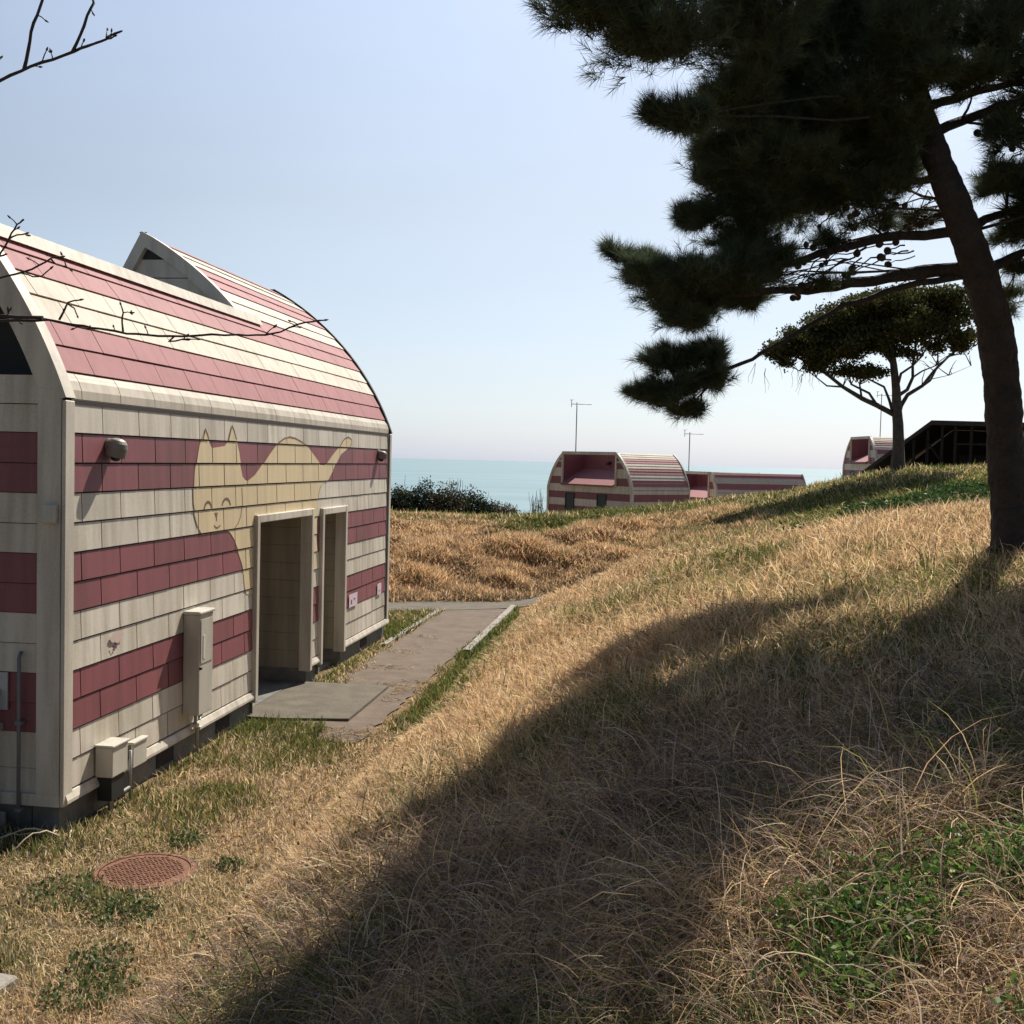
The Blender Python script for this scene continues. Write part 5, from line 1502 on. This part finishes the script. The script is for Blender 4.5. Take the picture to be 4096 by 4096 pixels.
# --- lawn
def join(parts):
    V, T, Cc, b = [], [], [], 0
    for v, f, c in parts: V.append(v); T.append(f+b); Cc.append(c); b += len(v)
    return np.concatenate(V), np.concatenate(T), np.concatenate(Cc)
s = (zone == 0)
xs, ys, rs, ms, ts = x[s], y[s], r[s], m[s], t[s]; n = len(xs)
gr = np.clip((big[s]-.42)*3.2+(mid_[s]-.5)*1.8+.18-sstep(.7, 1.6, ms)*.55*(ts < 3), 0, 1)
gr = np.maximum(gr, sstep(.45, .05, ms)*.65*(ts > -.5))
gr = np.maximum(gr, sstep(1.45, 1.62, ms)*sstep(3.0, 4.2, ts)*.95)
wts = np.stack([.24*(1-gr), .42*(1-gr), .10*(1-gr), .14*(1-gr)+.04, .50*gr, .45*gr+.05, .12*gr, .08*gr+.05], 1)
col = pickcol(n, [STRAW, TAN, GREY, BROWN, GREEN, OLIVE, DKGREEN, YEL], wts)
hg = (.035+.055*rng.random(n)**2)*(1+.7*gr)*(1+.6*(sm[s]-.3))
wd = np.maximum(.0032, .0011*rs)*rng.uniform(.7, 1.3, n)
flat_ = np.where(gr < .4, 1.0, .55)
parts = [blades('l', xs, ys, hg, wd, rng.uniform(0, 6.283, n), flat_*rng.uniform(.1, 1.35, n), rng.uniform(.2, 1.2, n), col, 2, None)]

# straw litter blown over the near part of the path and the slab's edge
tl = rng.uniform(2.6, 11, 9000); ml = rng.uniform(.25, 1.5, 9000)
xl, yl = xy(tl, ml)
kl = (vnoise(xl, yl, .45, 33, 2) > .50+.20*sstep(3, 9, tl)) & ~((tl > 3.6) & (tl < 5.72) & (ml < 1.12)) & (rng.random(9000) < .9-.6*sstep(4, 10, tl))
xl, yl = xl[kl], yl[kl]; n = len(xl)
parts.append(blades('p', xl, yl, rng.uniform(.03, .11, n), rng.uniform(.006, .013, n), rng.uniform(0, 6.283, n), rng.uniform(1.25, 1.55, n), rng.uniform(-.1, .25, n), pickcol(n, [TAN, RUST, GREY, BROWN, OLIVE], [.3, .2, .2, .2, .1])*.8, 2, None, None, .024))
V, T, c = join(parts)
tag(tri_mesh('lawn_grass', V, T, M['grass'], c), kind='stuff')
# --- dry slope
s = (zone == 1) & (rng.random(len(x)) < np.where(r < 6.5, .62, 1.0)*np.where(sm < .40, .55, 1.0))
weedy = (x > .8) & (x < 2.4) & (y < 3.3) & (vnoise(x, y, .42, 150, 2) > .50)
s &= ~(weedy & (rng.random(len(x)) < .80))
xs, ys, rs, ms, ts = x[s], y[s], r[s], m[s], t[s]; n = len(xs)
near = sstep(7.5, 5.0, rs)                                   # rank growth by the camera
q = ms-1.6
gr = np.clip((big[s]-.56)*3.0+(mid_[s]-.5)*1.0, 0, .9)*.75
gr = np.maximum(gr, np.exp(-((xs-3.4)**2/1.6+(ys-9.2)**2/2.2))*.62)           # greener under the pine
gr = np.maximum(gr, np.exp(-((xs-2.2)**2/1.2+(ys-7.2)**2/1.5))*.55)
gr = np.maximum(gr, sstep(1.2, 1.8, xs)*sstep(4.6, 3.6, ys)*.62*(mid_[s] > .35))
gr = np.maximum(gr, sstep(19, 24, ys)*sstep(2.0, 4.0, xs)*.85)
gr = np.maximum(gr, sstep(1.0, .25, q)*sstep(2.5, 4, ts)*sstep(12, 10, ts)*.9*(mid_[s] > .3))
rk = near*np.clip(.45+(mid_[s]-.45)*2.4, 0, 1)
gr = np.maximum(gr, near*np.clip((big[s]*.5+mid_[s]*.5-.50)*5, 0, .75))
# two russet tussocks catching the light
rt = np.maximum(np.exp(-((xs-1.34)**2/.05+(ys-3.75)**2/.06)), np.exp(-((xs-.72)**2/.06+(ys-3.5)**2/.06)))
gr = gr*(1-rt); rk = rk*(1-rt)
wts = np.stack([(.24*(1-gr))*(1-.3*rk), .42*(1-gr)*(1-.35*rk), .24*(1-gr), (.07+.40*rk)*(1-gr), .42*gr, .30*gr, .22*gr*(.3+near), .12*gr+.05, .30*near*(1-gr)+.25*rk], 1)
col = pickcol(n, [STRAW, TAN, RUST, BROWN, GREEN, OLIVE, DKGREEN, YEL, PURP], wts)
col = col*(.82+.36*sm[s])[:, None]
hg = (1+.6*rt)*(.08+.16*rng.random(n)+.14*(rng.random(n) > .93))*(1+.55*near)*(.75+.6*mid_[s])*sstep(-.1, 1.1, q)*.85+.04
wd = np.maximum(.0030, .0011*rs)*rng.uniform(.6, 1.35, n)
ang = rng.uniform(0, 6.283, n)
lean = rng.uniform(.0, 1.15, n)+.15*near; curl = rng.uniform(.3, 2.3, n)+near*rng.uniform(0, 1.6, n)
parts = []
for lo_, hi_, sg in ((0, 6.0, 5), (6.0, 12, 3), (12, 60, 2)):
    k = (rs >= lo_) & (rs < hi_)
    parts.append(blades('s', xs[k], ys[k], hg[k], wd[k], ang[k], lean[k], curl[k], col[k], sg, None))
V, T, c = join(parts)
tag(tri_mesh('dry_grass', V, T, M['grass'], c), kind='stuff')

# --- long arching dead stems in the foreground
n = 11000
xs, ys, rs = scatter(n, 1.9, 8.0, .9)
ts, ms = tm(xs, ys)
clump = vnoise(xs, ys, .55, 81, 2)
k = (ms > 2.3) & (clump > .45)
xs, ys, rs = xs[k], ys[k], rs[k]; n = len(xs)
col = pickcol(n, [(.60, .48, .32), (.50, .38, .24), (.34, .23, .16), (.42, .34, .27), (.30, .27, .10)], [.28, .26, .22, .16, .08])
hg = rng.uniform(.16, .52, n); wd = rng.uniform(.0028, .0068, n)*(1+.25*(rs > 4))
V, T, c = blades('f', xs, ys, hg, wd, rng.uniform(0, 6.283, n), rng.uniform(-.3, .5, n), np.where(rng.random(n) < .4, rng.uniform(3.2, 5.4, n), rng.uniform(1.2, 3.6, n)), col, 10, None)
tag(tri_mesh('dead_stems', V, T, M['grass'], c), kind='stuff')

# --- tussocks of the bank
s = (zone == 2)
xs, ys, rs = x[s], y[s], r[s]
# extra blades: the bank is far away and rank
x2, y2, r2 = scatter(230000, 20.5, 37, 1.0, .5)
kk = (y2 > np.interp(x2, ROAD[:, 0], ROAD[:, 1])+.55) & (x2 < 6.5)
xs = np.concatenate([xs, x2[kk]]); ys = np.concatenate([ys, y2[kk]]); rs = np.concatenate([rs, r2[kk]]); n = len(xs)
cl = vnoise(xs, ys*1.5, .95, 90, 3); cl2 = vnoise(xs, ys, .5, 95, 2); bgn = vnoise(xs, ys, 3.0, 99, 2)
yc = np.interp(xs, [-12, -3.1, .3, 3.6, 6.5], [27.2, 27.2, 28.6, 31.2, 33.4])
crest = sstep(-2.0, -.3, ys-yc)
gr = np.clip(crest*.92*(bgn > .25)*sstep(-1.2, .6, xs)+np.clip((bgn-.60)*3, 0, .5), 0, .9)
br = np.clip((.50-cl)*5, 0, 1)*(1-crest)
foot = sstep(2.2, .5, ys-np.interp(xs, ROAD[:, 0], ROAD[:, 1]))*1.0
br = np.maximum(br, foot)
wts = np.stack([.14*(1-gr)*(1-.6*br), .34*(1-gr)*(1-.4*br), .40*(1-gr)*(1-.2*br), (.05+.40*br)*(1-gr), .45*gr, .42*gr, .05+.12*foot], 1)
col = pickcol(n, [STRAW, TAN, RUST, BROWN, GREEN, OLIVE, OLIVE], wts)*(.75+.5*cl2)[:, None]
hg = (.10+.42*np.clip(cl-.25, 0, 1)*(1-crest)*(1-.5*foot)+.10*rng.random(n))
wd = np.maximum(.01, .00105*rs)*rng.uniform(.7, 1.4, n)
V, T, c = blades('b', xs, ys, hg, wd, rng.uniform(0, 6.283, n), rng.uniform(0, .8, n), rng.uniform(.3, 1.7, n), col, 2, None)
tag(tri_mesh('bank_grass', V, T, M['grass'], c), kind='stuff')

# --- the far rise round the shelter and behind the crest
x2, y2, r2 = scatter(150000, 30, 95, .9, .5)
z2 = height_exact(x2, y2)
k = z2 > -9
x2, y2, r2, z2 = x2[k], y2[k], r2[k], z2[k]; n = len(x2)
bn = vnoise(x2, y2, 2.5, 120, 3)
gr = np.clip((bn-.40)*4, 0, 1)
col = pickcol(n, [TAN, STRAW, GREEN, OLIVE, YEL], np.stack([.5*(1-gr), .3*(1-gr), .5*gr, .4*gr, .1+0*gr], 1))
V, T, c = blades('r', x2, y2, rng.uniform(.12, .32, n), np.maximum(.02, .0010*r2), rng.uniform(0, 6.283, n), rng.uniform(0, .8, n), rng.uniform(.2, 1.3, n), col, 2, None, z2)
tag(tri_mesh('far_grass', V, T, M['grass'], c), kind='stuff')

# --- broad-leaved ground cover: patch on the rise, weeds at the lower right, odd rosettes in the lawn
def cover(n, fx, size, k, cols, hmax, seed):
    g = np.random.default_rng(seed)
    xs, ys = fx(g, n)
    z = H(xs, ys)
    P = np.stack([xs, ys, z+g.uniform(.0, 1, len(xs))*hmax], 1)
    kc = np.array(cols)[g.integers(0, len(cols), len(xs))]*g.uniform(.7, 1.3, (len(xs), 1))
    return leaf_tris(P, size, k, .5, .35, kc, seed)
parts = []
def patch1(g, n):
    x = g.uniform(5.2, 11.5, n); y = g.uniform(18.8, 25, n)
    w_ = vnoise(x, y, 1.6, 140, 2)+.25*np.exp(-((x-8.5)**2/4+(y-21.5)**2/3))
    k = w_ > .56
    return x[k], y[k]
parts.append(cover(9000, patch1, .075, 3, [(.04, .085, .022), (.06, .115, .03), (.03, .06, .02)], .30, 141))
def patch2(g, n):
    x = g.uniform(.8, 2.4, n); y = g.uniform(2.1, 3.3, n)
    w_ = vnoise(x, y, .42, 150, 2)
    k = (w_ > .50)
    return x[k], y[k]
parts.append(cover(6500, patch2, .022, 4, [(.11, .21, .04), (.17, .25, .06), (.07, .14, .035)], .17, 151))
def ros(cx, cy, rad):
    def f(g, n):
        a = g.uniform(0, 6.283, n); rr = rad*np.sqrt(g.random(n)); return cx+rr*np.cos(a), cy+rr*np.sin(a)
    return f
for i, (px, py, rad, nn) in enumerate([(235, 1725, .22, 200), (200, 1815, .18, 120), (170, 1875, .25, 200), (355, 1590, .14, 110), (430, 1640, .10, 60), (120, 1690, .25, 160)]):
    d = pix(px, py, 1.0); s_ = GZ/d.z
    parts.append(cover(nn, ros(d.x*s_, d.y*s_, rad), .028, 3, [(.07, .12, .035), (.12, .16, .06), (.09, .12, .05)], .06, 160+i))
def slope_any(lo, th, seed):
    def f(g, n):
        r = np.exp(g.uniform(np.log(2.0), np.log(lo), n)); a = g.uniform(-.3, .6, n); x = r*np.sin(a); y = r*np.cos(a)
        t, m = tm(x, y); k = (m > 1.9) & (vnoise(x, y, .7, seed, 2) > th) & ~blocked(x, y)
        return x[k], y[k]
    return f
parts.append(cover(5200, slope_any(12, .50, 210), .024, 2, [(.20, .11, .05), (.28, .17, .08), (.14, .08, .045), (.36, .26, .15)], .16, 211))
parts.append(cover(2600, slope_any(14, .60, 220), .026, 3, [(.08, .14, .035), (.11, .16, .05), (.06, .10, .03)], .16, 221))
V, T, c = join(parts)
tag(tri_mesh('ground_cover', V, T, M['leaf'], c), kind='stuff')

# --- a dead runner lying against the corner of the house
mb = MB()
rz = lambda x, y: h1(x, y)
for (x0_, y0_, x1_, y1_, a) in ((-3.30, 8.0, -3.75, 7.75, .10), (-3.28, 8.02, -3.7, 7.7, .16), (-3.25, 7.98, -3.45, 7.62, .2), (-3.2, 8.05, -3.1, 7.8, .18), (-3.3, 8.05, -3.28, 7.9, .28)):
    p0 = Vector((x0_, y0_, rz(x0_, y0_)+.02)); p1 = Vector((x1_, y1_, rz(x1_, y1_)+.015))
    mb.tube(bent(p0, p1, a, 7, .03), [.007, .008, .007, .006, .005, .005, .004, .003], 6)
m_dead = principled('bleached stalk', (.50, .42, .30), .8)
ob = mb.build('dead_plant', m_dead)
tag(ob, 'bleached dead stalks sprawling at the near corner of the big striped house', 'dead plant')
